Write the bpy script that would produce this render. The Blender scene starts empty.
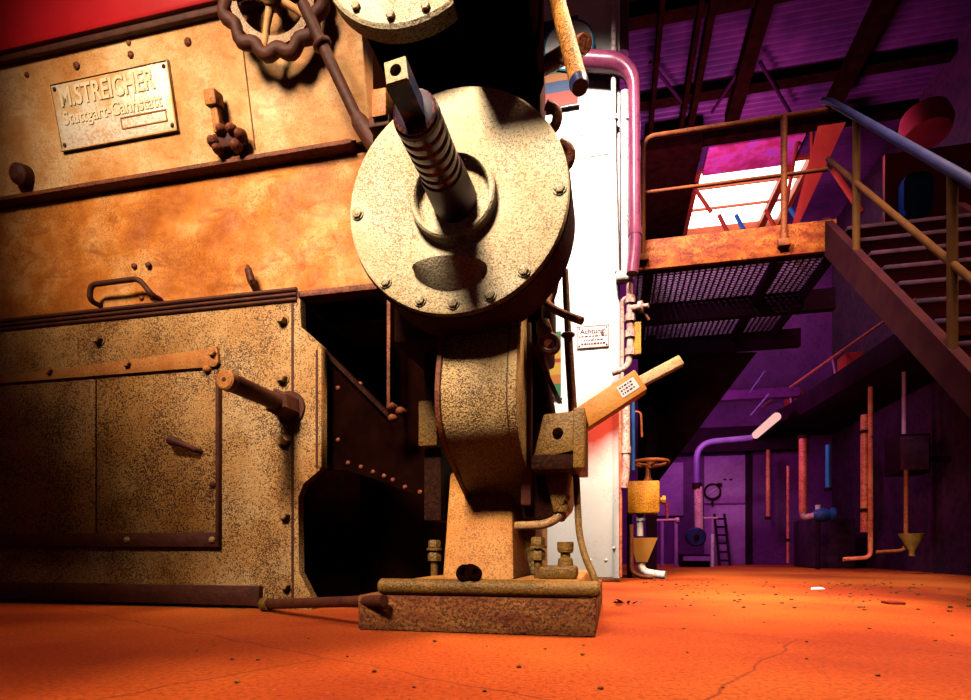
import bpy, bmesh, math, random
from mathutils import Vector, Matrix, noise as mnoise
random.seed(7)
SC = bpy.context.scene
COL = SC.collection
R = math.radians

# ------------------------------------------------------------------ camera model
F_PX, CX, CY, CAM_H = 574.0, 485.5, 548.0, 0.30
ANG = R(12.47)
c_, s_ = math.cos(ANG), math.sin(ANG)
MF = Matrix(((c_, s_, 0, 0), (-s_, c_, 0, 0), (0, 0, 1, 0), (0, 0, 0, 1)))   # (u right, w deep, z up) -> world
ID = Matrix.Identity(4)

def m(px, py, w):
    dx = (px - CX) / F_PX; dz = (CY - py) / F_PX
    t = w / (dx * s_ + c_)
    return Vector((t * (dx * c_ - s_), w, CAM_H + dz * t))
def mu(px, w): return m(px, 0, w).x
def mz(px, py, w): return m(px, py, w).z
def mzp(px, py, z):                       # ray / horizontal plane, machine coordinates
    dx = (px - CX) / F_PX; dz = (CY - py) / F_PX
    t = (z - CAM_H) / dz
    return Vector((t * (dx * c_ - s_), t * (dx * s_ + c_), z))

# ------------------------------------------------------------------ materials
def nn(nt, typ, **kw):
    n = nt.nodes.new(typ)
    for k, v in kw.items(): setattr(n, k, v)
    return n
def rgba(c): return (c[0], c[1], c[2], 1)
def ramp(nt, stops):
    r = nn(nt, 'ShaderNodeValToRGB'); e = r.color_ramp.elements
    e[0].position, e[0].color = stops[0][0], rgba(stops[0][1])
    e[1].position, e[1].color = stops[-1][0], rgba(stops[-1][1])
    for p, c in stops[1:-1]:
        x = e.new(p); x.color = rgba(c)
    return r
def mat(name, stops, scale=5, detail=6, speck=None, speck_scale=170, speck_amt=.5, lo=.42, hi=.62, rough=.6, metal=0, bump=.0, bscale=60, stretch=(1, 1, 1), streak=None, spec=.3):
    M = bpy.data.materials.new(name); M.use_nodes = True
    nt = M.node_tree; b = nt.nodes['Principled BSDF']; L = nt.links.new
    b.inputs['Roughness'].default_value = rough; b.inputs['Metallic'].default_value = metal
    b.inputs['Specular IOR Level'].default_value = spec
    g = nn(nt, 'ShaderNodeNewGeometry'); mp = nn(nt, 'ShaderNodeMapping'); mp.inputs['Scale'].default_value = stretch
    L(g.outputs['Position'], mp.inputs['Vector'])
    n = nn(nt, 'ShaderNodeTexNoise'); n.inputs['Scale'].default_value = scale; n.inputs['Detail'].default_value = detail; n.inputs['Roughness'].default_value = .62
    L(mp.outputs['Vector'], n.inputs['Vector'])
    if len(stops) == 1: stops = [(0, stops[0]), (1, stops[0])]
    elif not isinstance(stops[0][0], (int, float)) or len(stops[0]) == 3:
        k = len(stops) - 1; stops = [(.33 + .34 * i / k, s) for i, s in enumerate(stops)]
    r = ramp(nt, stops); L(n.outputs['Fac'], r.inputs['Fac'])
    out = r.outputs['Color']
    if speck:
        n2 = nn(nt, 'ShaderNodeTexVoronoi'); n2.inputs['Scale'].default_value = speck_scale * 1.35
        L(g.outputs['Position'], n2.inputs['Vector'])
        sx = nn(nt, 'ShaderNodeSeparateColor'); L(n2.outputs['Color'], sx.inputs['Color'])
        n3 = nn(nt, 'ShaderNodeTexNoise'); n3.inputs['Scale'].default_value = 4.5; n3.inputs['Detail'].default_value = 5
        L(g.outputs['Position'], n3.inputs['Vector'])
        ad = nn(nt, 'ShaderNodeMath', operation='MULTIPLY_ADD'); ad.inputs[1].default_value = 1.5
        L(n3.outputs['Fac'], ad.inputs[0]); L(sx.outputs['Red'], ad.inputs[2])
        dens = ((lo + hi) / 2 - .3) * 2.1 + .75
        mr = nn(nt, 'ShaderNodeMapRange'); mr.inputs['From Min'].default_value = dens - .16; mr.inputs['From Max'].default_value = dens + .16
        mr.inputs['To Min'].default_value = speck_amt; mr.inputs['To Max'].default_value = 0
        L(ad.outputs[0], mr.inputs['Value'])
        mx = nn(nt, 'ShaderNodeMix', data_type='RGBA')
        L(mr.outputs[0], mx.inputs['Factor']); L(out, mx.inputs['A']); mx.inputs['B'].default_value = rgba(speck)
        out = mx.outputs['Result']
    if streak:
        w = nn(nt, 'ShaderNodeTexNoise'); w.inputs['Scale'].default_value = streak[1]; w.inputs['Detail'].default_value = 8; w.inputs['Distortion'].default_value = 1.6
        mp2 = nn(nt, 'ShaderNodeMapping'); mp2.inputs['Scale'].default_value = (1, 1, 2.2); mp2.inputs['Rotation'].default_value = (0, R(25), 0)
        L(g.outputs['Position'], mp2.inputs['Vector']); L(mp2.outputs['Vector'], w.inputs['Vector'])
        mr = nn(nt, 'ShaderNodeMapRange'); mr.inputs['From Min'].default_value = .52; mr.inputs['From Max'].default_value = .70; mr.inputs['To Max'].default_value = streak[2]
        L(w.outputs['Fac'], mr.inputs['Value'])
        mx = nn(nt, 'ShaderNodeMix', data_type='RGBA')
        L(mr.outputs[0], mx.inputs['Factor']); L(out, mx.inputs['A']); mx.inputs['B'].default_value = rgba(streak[0])
        out = mx.outputs['Result']
    L(out, b.inputs['Base Color'])
    if bump:
        n4 = nn(nt, 'ShaderNodeTexNoise'); n4.inputs['Scale'].default_value = bscale; n4.inputs['Detail'].default_value = 5
        L(g.outputs['Position'], n4.inputs['Vector'])
        bp = nn(nt, 'ShaderNodeBump'); bp.inputs['Strength'].default_value = bump; bp.inputs['Distance'].default_value = .02
        L(n4.outputs['Fac'], bp.inputs['Height']); L(bp.outputs['Normal'], b.inputs['Normal'])
    return M
def emit(name, c, s):
    M = bpy.data.materials.new(name); M.use_nodes = True
    nt = M.node_tree; nt.nodes.clear()
    e = nn(nt, 'ShaderNodeEmission'); e.inputs['Color'].default_value = rgba(c); e.inputs['Strength'].default_value = s
    o = nn(nt, 'ShaderNodeOutputMaterial'); nt.links.new(e.outputs[0], o.inputs['Surface'])
    return M

K = {}
K['casing'] = mat('casing_paint', [(.42, .10, .010), (.66, .21, .032), (.84, .42, .15)], 3.2, 8, (.22, .05, .008), 130, .5, .36, .46, .5, 0, .7, 9, streak=((.36, .08, .008), 5, .7), spec=.2)
K['hopper'] = mat('hopper_paint', [(.58, .21, .05), (.76, .37, .13), (.88, .58, .30)], 3.0, 8, (.36, .09, .015), 140, .42, .34, .44, .5, 0, .45, 12, streak=((.56, .15, .025), 6, .5), spec=.2)
K['cabinet'] = mat('cabinet_cast_paint', [(.44, .18, .035), (.58, .29, .09), (.68, .42, .19)], 2.5, 6, (.07, .02, .004), 150, .9, .40, .55, .5, 0, .3, 130)
K['door'] = mat('door_paint', [(.40, .15, .025), (.50, .23, .055), (.58, .31, .10)], 3, 6, (.06, .018, .004), 140, .95, .43, .58, .5, 0, .35, 120)
K['strap'] = mat('strap_orange', [(.50, .15, .025), (.62, .24, .06)], 12, 6, (.2, .05, .01), 160, .6, .36, .52, .55, 0, .2, 90)
K['disc'] = mat('cream_cast_iron', [(.72, .50, .24), (.82, .63, .36), (.90, .75, .50)], 5, 5, (.22, .09, .02), 210, .72, .34, .49, .55, 0, .28, 150)
K['column'] = mat('column_iron', [(.60, .34, .11), (.74, .48, .20)], 6, 5, (.06, .018, .004), 230, .9, .40, .54, .5, 0, .3, 140)
K['foot'] = mat('foot_iron', [(.58, .19, .028), (.70, .31, .07)], 7, 5, (.22, .06, .01), 170, .8, .36, .50, .5, 0, .3, 140)
K['olive'] = mat('olive_iron', [(.20, .095, .012), (.34, .155, .024)], 8, 6, (.04, .015, .004), 220, .75, .36, .55, .5, 0, .3, 90)
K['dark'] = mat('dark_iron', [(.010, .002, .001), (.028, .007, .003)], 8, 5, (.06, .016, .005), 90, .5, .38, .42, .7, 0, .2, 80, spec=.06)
K['black'] = mat('black_iron', [(.005, .001, .0006), (.011, .0025, .0015)], 8, 4, rough=.9, spec=.0)  # even near-black iron without shine
K['rust'] = mat('rust_red', [(.16, .03, .012), (.32, .08, .02)], 14, 6, (.03, .008, .004), 150, .7, .38, .55, .6, 0, .3, 90)
K['darkrust'] = mat('dark_rust', [(.05, .011, .005), (.11, .025, .009)], 14, 6, rough=.6, bump=.2)
K['bolt'] = mat('bolt_iron', [(.40, .17, .05), (.62, .33, .12)], 25, 4, (.05, .015, .004), 200, .7, .4, .55, .45)
K['boltpale'] = mat('bolt_cream', [(.62, .45, .22), (.74, .58, .32)], 25, 4, (.08, .03, .008), 260, .8, .4, .56, .45)
K['red'] = mat('red_cover', [(.46, .004, .010), (.58, .010, .016)], 2, 4, rough=.4)
K['shaft'] = mat('heat_tinted_steel', [(.30, (.018, .004, .012)), (.47, (.04, .008, .018)), (.55, (.24, .065, .02)), (.60, (.015, .035, .15)), (.68, (.05, .01, .03))], 26, 3, (.01, .003, .006), 190, .6, .4, .55, .35, .2, stretch=(1, 1, .7))
K['shaftdark'] = mat('dark_tinted_steel', [(.36, (.012, .002, .010)), (.56, (.035, .006, .02)), (.7, (.02, .015, .09))], 14, 3, rough=.45, spec=.15)
K['blue'] = mat('blue_steel', [(.35, (.010, .03, .13)), (.52, (.012, .06, .22)), (.62, (.25, .08, .02))], 24, 4, (.02, .01, .02), 200, .6, .4, .54, .35, .2)
K['squareend'] = mat('square_end', [(.62, .36, .12), (.75, .5, .22)], 40, 3, (.2, .06, .01), 260, .5, .38, .5, .5)
K['brass'] = mat('rough_brass_bar', [(.55, .16, .02), (.70, .30, .05)], 22, 5, (.08, .02, .006), 170, .9, .42, .55, .45, 0, .4, 120)
K['plate'] = mat('polished_nameplate', [(.34, (.75, .33, .10)), (.47, (.86, .56, .28)), (.55, (.95, .80, .62))], 3.2, 6, (.70, .28, .10), 70, .5, .34, .46, .3, .15, .25, 90)
K['letter'] = mat('nameplate_letters', [(.90, .66, .40)], rough=.4)
K['concrete'] = mat('oily_concrete', [(.16, .03, .008), (.28, .08, .016), (.36, .13, .03)], 5, 8, (.06, .014, .005), 120, .8, .38, .54, .85, 0, .5, 60, stretch=(1, 1, 4))
K['lever'] = mat('lever_orange', [(.66, .22, .03), (.78, .32, .07)], 14, 5, (.4, .11, .02), 140, .4, .36, .46, .5, 0, .08, 80)
K['leverend'] = mat('lever_pale', [(.78, .50, .22), (.86, .62, .32)], 20, 4, (.4, .14, .03), 160, .5, .36, .5, .5)
K['paper'] = mat('paper_white', [(.88, .80, .78)], rough=.7)
K['ink'] = mat('ink_dark_red', [(.10, .008, .012)], rough=.7)
K['whitepipe'] = mat('white_pipe_paint', [(.80, .62, .58), (.92, .82, .78)], 6, 4, (.42, .10, .06), 40, .6, .33, .42, .35)
K['pinkpipe'] = mat('magenta_pipe_paint', [(.17, .022, .075), (.26, .05, .10)], 4, 4, (.06, .006, .03), 50, .5, .34, .44, .28)
K['rosepipe'] = mat('rose_pipe_paint', [(.66, .32, .28), (.82, .52, .44)], 8, 4, (.25, .04, .04), 60, .7, .38, .48, .35)
K['valve'] = mat('ochre_valve_paint', [(.58, .20, .008), (.70, .28, .015)], 9, 6, (.2, .05, .005), 110, .7, .36, .52, .5, 0, .4, 70)
K['funnel'] = mat('orange_funnel', [(.72, .24, .03), (.80, .34, .07)], 6, 4, rough=.5)
K['toe'] = mat('rusty_toe_board', [(.36, (.24, .028, .006)), (.5, (.42, .075, .009)), (.62, (.56, .15, .02))], 7, 9, (.14, .014, .006), 60, .7, .38, .50, .7, 0, .3, 40, stretch=(1, 1, 2))
K['rail'] = mat('rusty_rail', [(.24, .045, .010), (.38, .09, .018)], 9, 5, (.09, .012, .008), 60, .6, .36, .5, .6)
K['grate'] = mat('violet_grating', [(.075, .014, .09), (.11, .03, .12)], 3, 4, rough=.6)
K['beam'] = mat('dark_plum_steel', [(.016, .002, .012), (.03, .004, .02)], 2, 4, rough=.8, spec=.05)
K['roof'] = mat('plum_corrugated_sheet', [(.36, (.040, .008, .055)), (.5, (.10, .016, .10)), (.62, (.16, .03, .14))], .9, 5, rough=.6)
K['violet'] = mat('violet_wall', [(.10, .012, .12), (.17, .022, .17)], 1.2, 6, (.03, .004, .04), 14, .3, .35, .48, .8)
K['lilac'] = mat('lilac_door_paint', [(.36, .10, .40), (.48, .17, .50)], 2.5, 6, (.16, .03, .22), 24, .25, .36, .5, .7)
K['plumwall'] = mat('plum_wall', [(.035, .005, .030), (.075, .010, .05)], 1.6, 6, (.012, .002, .012), 12, .6, .4, .55, .8)
K['bluepaint'] = mat('blue_enamel', [(.012, .05, .20), (.025, .10, .30)], 5, 4, rough=.35)
K['dimlilac'] = mat('dim_lilac_paint', [(.14, .06, .22), (.22, .09, .30)], 5, 4, rough=.45)
K['navy'] = mat('navy_enamel', [(.008, .012, .06), (.02, .03, .11)], 5, 4, rough=.35)
K['railblue'] = mat('dull_blue_rail', [(.012, .014, .07), (.024, .028, .12)], 5, 4, rough=.6, spec=.1)
K['stair'] = mat('dark_maroon_steel', [(.035, .006, .012), (.06, .012, .014)], 6, 5, rough=.8, spec=.05)
K['stairpost'] = mat('dark_olive_post', [(.10, .035, .010), (.15, .055, .014)], 8, 4, rough=.7, spec=.1)
K['lilacpipe'] = mat('lilac_pipe_paint', [(.42, .16, .42), (.62, .28, .52)], 5, 4, rough=.35)
K['redpipe'] = mat('coral_pipe_paint', [(.70, .12, .07), (.85, .26, .12)], 8, 4, (.3, .03, .02), 40, .6, .36, .48, .35)
K['pinkpanel'] = mat('pink_liner_panel', [(.36, (.36, .03, .12)), (.52, (.58, .08, .30)), (.66, (.40, .10, .48))], 3, 7, (.45, .04, .05), 10, .7, .34, .46, .6)
K['orangestrut'] = mat('orange_strut', [(.32, .04, .012), (.42, .075, .015)], 4, 5, rough=.6)
K['tealpaint'] = mat('teal_sheet', [(.015, .18, .34), (.02, .26, .44)], 2, 3, rough=.4)
K['redsheet'] = mat('red_sheet', [(.36, .016, .05), (.55, .06, .02)], 1.4, 4, rough=.6)
K['s_red'] = mat('stripe_red', [(.22, .014, .004)], rough=.6)
K['s_blue'] = mat('stripe_blue', [(.004, .028, .09)], rough=.6)
K['s_orange'] = mat('stripe_orange', [(.30, .09, .012)], rough=.6)
K['s_green'] = mat('stripe_green', [(.02, .11, .04)], rough=.6)
K['s_yellow'] = mat('stripe_yellow', [(.34, .20, .02)], rough=.6)
K['s_sky'] = mat('stripe_sky', [(.03, .14, .22)], rough=.6)
K['leaf'] = mat('dead_leaves', [(.10, .035, .012), (.35, .14, .04)], 60, 3, rough=.7)
K['skyglass'] = emit('daylit_glass', (1, .93, .82), 4.5)
K['tube'] = emit('fluorescent_tube', (1, .50, .46), 1.0)

def floor_mat():
    M = bpy.data.materials.new('oily_orange_floor'); M.use_nodes = True
    nt = M.node_tree; b = nt.nodes['Principled BSDF']; L = nt.links.new
    b.inputs['Roughness'].default_value = .75; b.inputs['Specular IOR Level'].default_value = .2
    g = nn(nt, 'ShaderNodeNewGeometry')
    n = nn(nt, 'ShaderNodeTexNoise'); n.inputs['Scale'].default_value = .9; n.inputs['Detail'].default_value = 6
    L(g.outputs['Position'], n.inputs['Vector'])
    r = ramp(nt, [(.36, (.36, .038, .006)), (.50, (.52, .078, .009)), (.64, (.62, .125, .014))]); L(n.outputs['Fac'], r.inputs['Fac'])
    n2 = nn(nt, 'ShaderNodeTexNoise'); n2.inputs['Scale'].default_value = 75; n2.inputs['Detail'].default_value = 4; n2.inputs['Roughness'].default_value = .7
    L(g.outputs['Position'], n2.inputs['Vector'])
    mr = nn(nt, 'ShaderNodeMapRange'); mr.inputs['From Min'].default_value = .36; mr.inputs['From Max'].default_value = .52; mr.inputs['To Min'].default_value = .65; mr.inputs['To Max'].default_value = 0
    L(n2.outputs['Fac'], mr.inputs['Value'])
    mx = nn(nt, 'ShaderNodeMix', data_type='RGBA'); L(mr.outputs[0], mx.inputs['Factor']); L(r.outputs['Color'], mx.inputs['A']); mx.inputs['B'].default_value = rgba((.16, .02, .006))
    mr2 = nn(nt, 'ShaderNodeMapRange'); mr2.inputs['From Min'].default_value = .62; mr2.inputs['From Max'].default_value = .70; mr2.inputs['To Max'].default_value = .45
    L(n2.outputs['Fac'], mr2.inputs['Value'])
    mx2 = nn(nt, 'ShaderNodeMix', data_type='RGBA'); L(mr2.outputs[0], mx2.inputs['Factor']); L(mx.outputs['Result'], mx2.inputs['A']); mx2.inputs['B'].default_value = rgba((.80, .34, .12))
    # joints between the poured slabs
    mp = nn(nt, 'ShaderNodeMapping'); mp.inputs['Rotation'].default_value = (0, 0, R(38)); mp.inputs['Location'].default_value = (.35, .12, 0)
    nd = nn(nt, 'ShaderNodeTexNoise'); nd.inputs['Scale'].default_value = 5; nd.inputs['Detail'].default_value = 6
    L(g.outputs['Position'], nd.inputs['Vector'])
    va = nn(nt, 'ShaderNodeVectorMath', operation='MULTIPLY_ADD'); va.inputs[1].default_value = (.09, .09, 0)
    L(nd.outputs['Color'], va.inputs[0]); L(g.outputs['Position'], va.inputs[2]); L(va.outputs[0], mp.inputs['Vector'])
    bk = nn(nt, 'ShaderNodeTexBrick'); bk.inputs['Scale'].default_value = 1; bk.inputs['Mortar Size'].default_value = .006; bk.inputs['Mortar Smooth'].default_value = .6
    bk.inputs['Brick Width'].default_value = 1.9; bk.inputs['Row Height'].default_value = 1.15
    L(mp.outputs['Vector'], bk.inputs['Vector'])
    mu_ = nn(nt, 'ShaderNodeMath', operation='MULTIPLY'); mu_.inputs[1].default_value = .6; L(bk.outputs['Fac'], mu_.inputs[0])
    mx3 = nn(nt, 'ShaderNodeMix', data_type='RGBA'); L(mu_.outputs[0], mx3.inputs['Factor']); L(mx2.outputs['Result'], mx3.inputs['A']); mx3.inputs['B'].default_value = rgba((.15, .02, .006))
    L(mx3.outputs['Result'], b.inputs['Base Color'])
    bp = nn(nt, 'ShaderNodeBump'); bp.inputs['Strength'].default_value = .55; bp.inputs['Distance'].default_value = .02
    L(n2.outputs['Fac'], bp.inputs['Height']); L(bp.outputs['Normal'], b.inputs['Normal'])
    return M
K['floor'] = floor_mat()

def pillar_mat():                        # whitewash with one slanted red-orange patch, soft at the edges
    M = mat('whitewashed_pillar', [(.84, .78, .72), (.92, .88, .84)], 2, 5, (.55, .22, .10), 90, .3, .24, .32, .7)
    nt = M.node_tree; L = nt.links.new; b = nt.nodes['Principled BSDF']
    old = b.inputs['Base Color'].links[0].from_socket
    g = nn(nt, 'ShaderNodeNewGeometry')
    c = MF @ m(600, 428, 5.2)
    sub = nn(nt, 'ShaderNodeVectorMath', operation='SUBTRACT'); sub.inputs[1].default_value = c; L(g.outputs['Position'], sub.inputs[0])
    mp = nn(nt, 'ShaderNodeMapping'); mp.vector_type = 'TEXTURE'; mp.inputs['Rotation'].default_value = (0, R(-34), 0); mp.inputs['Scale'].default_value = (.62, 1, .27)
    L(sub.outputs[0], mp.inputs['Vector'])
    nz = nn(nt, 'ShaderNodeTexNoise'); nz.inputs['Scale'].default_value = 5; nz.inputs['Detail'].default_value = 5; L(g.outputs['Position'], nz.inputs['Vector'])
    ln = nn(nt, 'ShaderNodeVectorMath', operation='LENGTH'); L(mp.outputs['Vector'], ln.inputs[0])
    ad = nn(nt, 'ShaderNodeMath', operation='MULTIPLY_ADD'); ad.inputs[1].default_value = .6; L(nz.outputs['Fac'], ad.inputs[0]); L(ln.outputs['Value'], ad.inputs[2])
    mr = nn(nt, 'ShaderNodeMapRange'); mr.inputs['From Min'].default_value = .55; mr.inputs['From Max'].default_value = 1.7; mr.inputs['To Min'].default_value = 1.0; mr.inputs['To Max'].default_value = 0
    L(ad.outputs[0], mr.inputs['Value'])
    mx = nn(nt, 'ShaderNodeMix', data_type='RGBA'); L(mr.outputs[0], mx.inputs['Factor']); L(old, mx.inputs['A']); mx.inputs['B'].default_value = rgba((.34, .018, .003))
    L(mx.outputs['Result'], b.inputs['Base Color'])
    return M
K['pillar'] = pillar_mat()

# ------------------------------------------------------------------ mesh builder
class MB:
    def __init__(s, frame=MF): s.bm = bmesh.new(); s.f = frame
    def _join(s, t):
        me = bpy.data.meshes.new('tmp'); t.to_mesh(me); t.free(); me.transform(s.f); s.bm.from_mesh(me); bpy.data.meshes.remove(me)
        return s
    def raw(s, vs, fs, bev=0, seg=2):
        t = bmesh.new(); v = [t.verts.new(p) for p in vs]
        for f in fs: t.faces.new([v[i] for i in f])
        bmesh.ops.recalc_face_normals(t, faces=t.faces)
        if bev:
            es = [e for e in t.edges if len(e.link_faces) == 2 and e.calc_face_angle() > .5]
            bmesh.ops.bevel(t, geom=es, offset=bev, segments=seg, affect='EDGES', profile=.5)
        return s._join(t)
    def hexa(s, b, t, bev=0):              # 4 bottom + 4 top points
        return s.raw(list(b) + list(t), [(3, 2, 1, 0), (4, 5, 6, 7), (0, 1, 5, 4), (1, 2, 6, 5), (2, 3, 7, 6), (3, 0, 4, 7)], bev)
    def box(s, x0, x1, y0, y1, z0, z1, bev=0):
        return s.hexa([(x0, y0, z0), (x1, y0, z0), (x1, y1, z0), (x0, y1, z0)], [(x0, y0, z1), (x1, y0, z1), (x1, y1, z1), (x0, y1, z1)], bev)
    def prism(s, poly, y0, y1, bev=0):     # (x,z) outline extruded along y
        n = len(poly); vs = [(p[0], y0, p[-1]) for p in poly] + [(p[0], y1, p[-1]) for p in poly]
        fs = [tuple(range(n)), tuple(range(2 * n - 1, n - 1, -1))] + [(i, (i + 1) % n, n + (i + 1) % n, n + i) for i in range(n)]
        return s.raw(vs, fs, bev)
    def prism_x(s, poly, x0, x1, bev=0):   # (y,z) outline extruded along x
        n = len(poly); vs = [(x0, p[0], p[1]) for p in poly] + [(x1, p[0], p[1]) for p in poly]
        fs = [tuple(range(n)), tuple(range(2 * n - 1, n - 1, -1))] + [(i, (i + 1) % n, n + (i + 1) % n, n + i) for i in range(n)]
        return s.raw(vs, fs, bev)
    def lathe(s, p, d, prof, n=28, rot=0, closed=False):      # prof: (distance along d, radius)
        p = Vector(p); d = Vector(d).normalized(); a = d.orthogonal().normalized(); b = d.cross(a)
        vs = []; fs = []; k = len(prof)
        for h, r in prof:
            for i in range(n):
                th = rot + 2 * math.pi * i / n
                vs.append(p + d * h + (a * math.cos(th) + b * math.sin(th)) * max(r, 1e-5))
        for j in range(k if closed else k - 1):
            j2 = (j + 1) % k
            for i in range(n): fs.append((j * n + i, j * n + (i + 1) % n, j2 * n + (i + 1) % n, j2 * n + i))
        if not closed:
            fs.append(tuple(range(n - 1, -1, -1))); fs.append(tuple(range((k - 1) * n, k * n)))
        return s.raw(vs, fs)
    def cyl(s, p0, p1, r0, r1=None, n=20, ch=0):
        p0 = Vector(p0); p1 = Vector(p1); L = (p1 - p0).length; r1 = r0 if r1 is None else r1
        pr = [(0, r0), (L, r1)] if not ch else [(0, r0 - ch), (ch, r0), (L - ch, r1), (L, r1 - ch)]
        return s.lathe(p0, p1 - p0, pr, n)
    def nut(s, p, d, r, h, n=6, rot=.3):
        return s.lathe(p, d, [(0, r), (h * .8, r), (h, r * .82)], n, rot)
    def dome(s, p, d, r, h=None, n=14):
        h = h or r * .7
        return s.lathe(p, d, [(-.004, r), (0, r)] + [(h * math.sin(a), r * math.cos(a)) for a in (.35, .7, 1.05, 1.35, 1.52)], n)
    def tube(s, pts, r, n=12, closed=False):
        pts = [Vector(p) for p in pts]; N = len(pts); vs = []; fs = []
        rr = r if isinstance(r, (list, tuple)) else [r] * N
        tan = []
        for i in range(N):
            a = pts[(i - 1) % N] if (closed or i > 0) else pts[i]; b = pts[(i + 1) % N] if (closed or i < N - 1) else pts[i]
            tan.append((b - a).normalized())
        nrm = tan[0].orthogonal().normalized()
        for i in range(N):
            nrm = (nrm - tan[i] * nrm.dot(tan[i])).normalized(); bi = tan[i].cross(nrm)
            for k in range(n):
                th = 2 * math.pi * k / n
                vs.append(pts[i] + (nrm * math.cos(th) + bi * math.sin(th)) * rr[i])
        for i in range(N if closed else N - 1):
            j = (i + 1) % N
            for k in range(n): fs.append((i * n + k, i * n + (k + 1) % n, j * n + (k + 1) % n, j * n + k))
        if not closed: fs += [tuple(range(n - 1, -1, -1)), tuple(range((N - 1) * n, N * n))]
        return s.raw(vs, fs)
    def torus(s, c, d, Rr, r, n=40, k=10, wob=0, nw=0):
        c = Vector(c); d = Vector(d).normalized(); a = d.orthogonal().normalized(); b = d.cross(a)
        pts = []
        for i in range(n):
            th = 2 * math.pi * i / n; q = Rr + wob * math.cos(nw * th)
            pts.append(c + (a * math.cos(th) + b * math.sin(th)) * q)
        return s.tube(pts, r, k, True)
    def mesh(s, name, material):
        bm = s.bm; bmesh.ops.recalc_face_normals(bm, faces=bm.faces)
        for f in bm.faces: f.smooth = True
        for e in bm.edges:
            if len(e.link_faces) == 2 and e.calc_face_angle(0) > R(36): e.smooth = False
        me = bpy.data.meshes.new(name); bm.to_mesh(me); bm.free(); me.materials.append(material)
        return me
def fillet(pts, rad, k=7):
    pts = [Vector(p) for p in pts]; out = [pts[0]]
    for i in range(1, len(pts) - 1):
        a, b, c = pts[i - 1], pts[i], pts[i + 1]
        r = min(rad, (a - b).length * .49, (c - b).length * .49)
        p = b + (a - b).normalized() * r; q = b + (c - b).normalized() * r
        for j in range(k + 1):
            t = j / k; out.append(p * (1 - t) ** 2 + b * 2 * t * (1 - t) + q * t * t)
    return out + [pts[-1]]

def link(name, me, parent=None):
    o = bpy.data.objects.new(name, me); COL.objects.link(o)
    if parent: o.parent = parent
    return o
class Thing:                              # an Empty at the thing's base; parts are meshes under it
    def __init__(s, name, label, cat, group=None):
        s.e = bpy.data.objects.new(name, None); COL.objects.link(s.e); s.e.empty_display_size = .1
        s.e['label'] = label; s.e['category'] = cat
        if group: s.e['group'] = group
        s.parts = []
    def part(s, name, mb, k, parent=None, label=None):
        o = link(name, mb.mesh(name, K[k]) if isinstance(mb, MB) else mb, parent or s.e)
        if label: o['label'] = label
        s.parts.append(o); return o
    def done(s):
        lo = Vector((1e9,) * 3); hi = -lo
        seen = set()
        for o in s.parts:
            for v in o.data.vertices:
                for i in range(3): lo[i] = min(lo[i], v.co[i]); hi[i] = max(hi[i], v.co[i])
        base = Vector(((lo.x + hi.x) / 2, (lo.y + hi.y) / 2, lo.z))
        for o in s.parts:
            if o.data.name not in seen: o.data.transform(Matrix.Translation(-base)); seen.add(o.data.name)
        s.e.location = base
        return s
def single(name, mb, k, label, cat, group=None):
    me = mb.mesh(name, K[k]); lo = Vector((1e9,) * 3); hi = -lo
    for v in me.vertices:
        for i in range(3): lo[i] = min(lo[i], v.co[i]); hi[i] = max(hi[i], v.co[i])
    base = Vector(((lo.x + hi.x) / 2, (lo.y + hi.y) / 2, lo.z)); me.transform(Matrix.Translation(-base))
    o = link(name, me); o.location = base; o['label'] = label; o['category'] = cat
    if group: o['group'] = group
    return o
def struct(name, mb, k, parent=None):
    o = link(name, mb.mesh(name, K[k]), parent)
    if not parent: o['kind'] = 'structure'
    return o
def text_mesh(s, size, depth, frame, k, name, align='LEFT', squeeze=1):   # frame: x right, y up, z out of the surface
    cu = bpy.data.curves.new(name, 'FONT'); cu.body = s; cu.size = size; cu.extrude = depth; cu.align_x = align; cu.offset = size * .02
    o = bpy.data.objects.new('tmp_text', cu); COL.objects.link(o)
    bpy.context.view_layer.update()
    me = bpy.data.meshes.new_from_object(o.evaluated_get(bpy.context.evaluated_depsgraph_get()))
    bpy.data.objects.remove(o); bpy.data.curves.remove(cu)
    me.transform(frame @ Matrix.Diagonal((squeeze, 1, 1, 1))); me.name = name; me.materials.clear(); me.materials.append(K[k])
    return me
V = Vector
OUT = V((0, -1, 0))                       # towards the viewer in machine coordinates

# ------------------------------------------------------------------ setting
FW = 11.2                                  # far wall
struct('floor', MB().box(-7, 9, -3, FW + .3, -.15, 0), 'floor')
ur = m(832, 560, FW).x                     # right wall
struct('wall_back', MB().box(-3, ur + .2, FW, FW + .25, 0, 6.1), 'violet')
struct('wall_right', MB().box(ur, ur + .25, 4.2, FW, 0, 6.1), 'plumwall')

# roof sheets with the skylight hole
sk0, sk1 = m(700, 165, 9.15).x, m(813, 165, 9.15).x
skn, skf = 9.15, 11.0
def corr(mb, u0, u1, w0, w1, z=6.0, per=.09, amp=.028):
    n = max(2, int((w1 - w0) / per * 6)); vs = []; fs = []
    for i in range(n + 1):
        w = w0 + (w1 - w0) * i / n; zz = z + amp * math.sin(2 * math.pi * w / per)
        vs += [(u0, w, zz), (u1, w, zz)]
    for i in range(n): fs.append((2 * i, 2 * i + 1, 2 * i + 3, 2 * i + 2))
    mb.raw(vs, fs)
cb = MB()
corr(cb, -2.0, ur, 5.6, skn); corr(cb, -2.0, sk0, skn, FW); corr(cb, sk1, ur, skn, FW); corr(cb, sk0, sk1, skf, FW)
struct('ceiling', cb, 'roof')
pl = bpy.data.objects.new('window_1', None); COL.objects.link(pl); pl['kind'] = 'structure'
struct('pane', MB().box(sk0, sk1, skn, skf, 6.10, 6.12), 'skyglass', pl)
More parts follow.
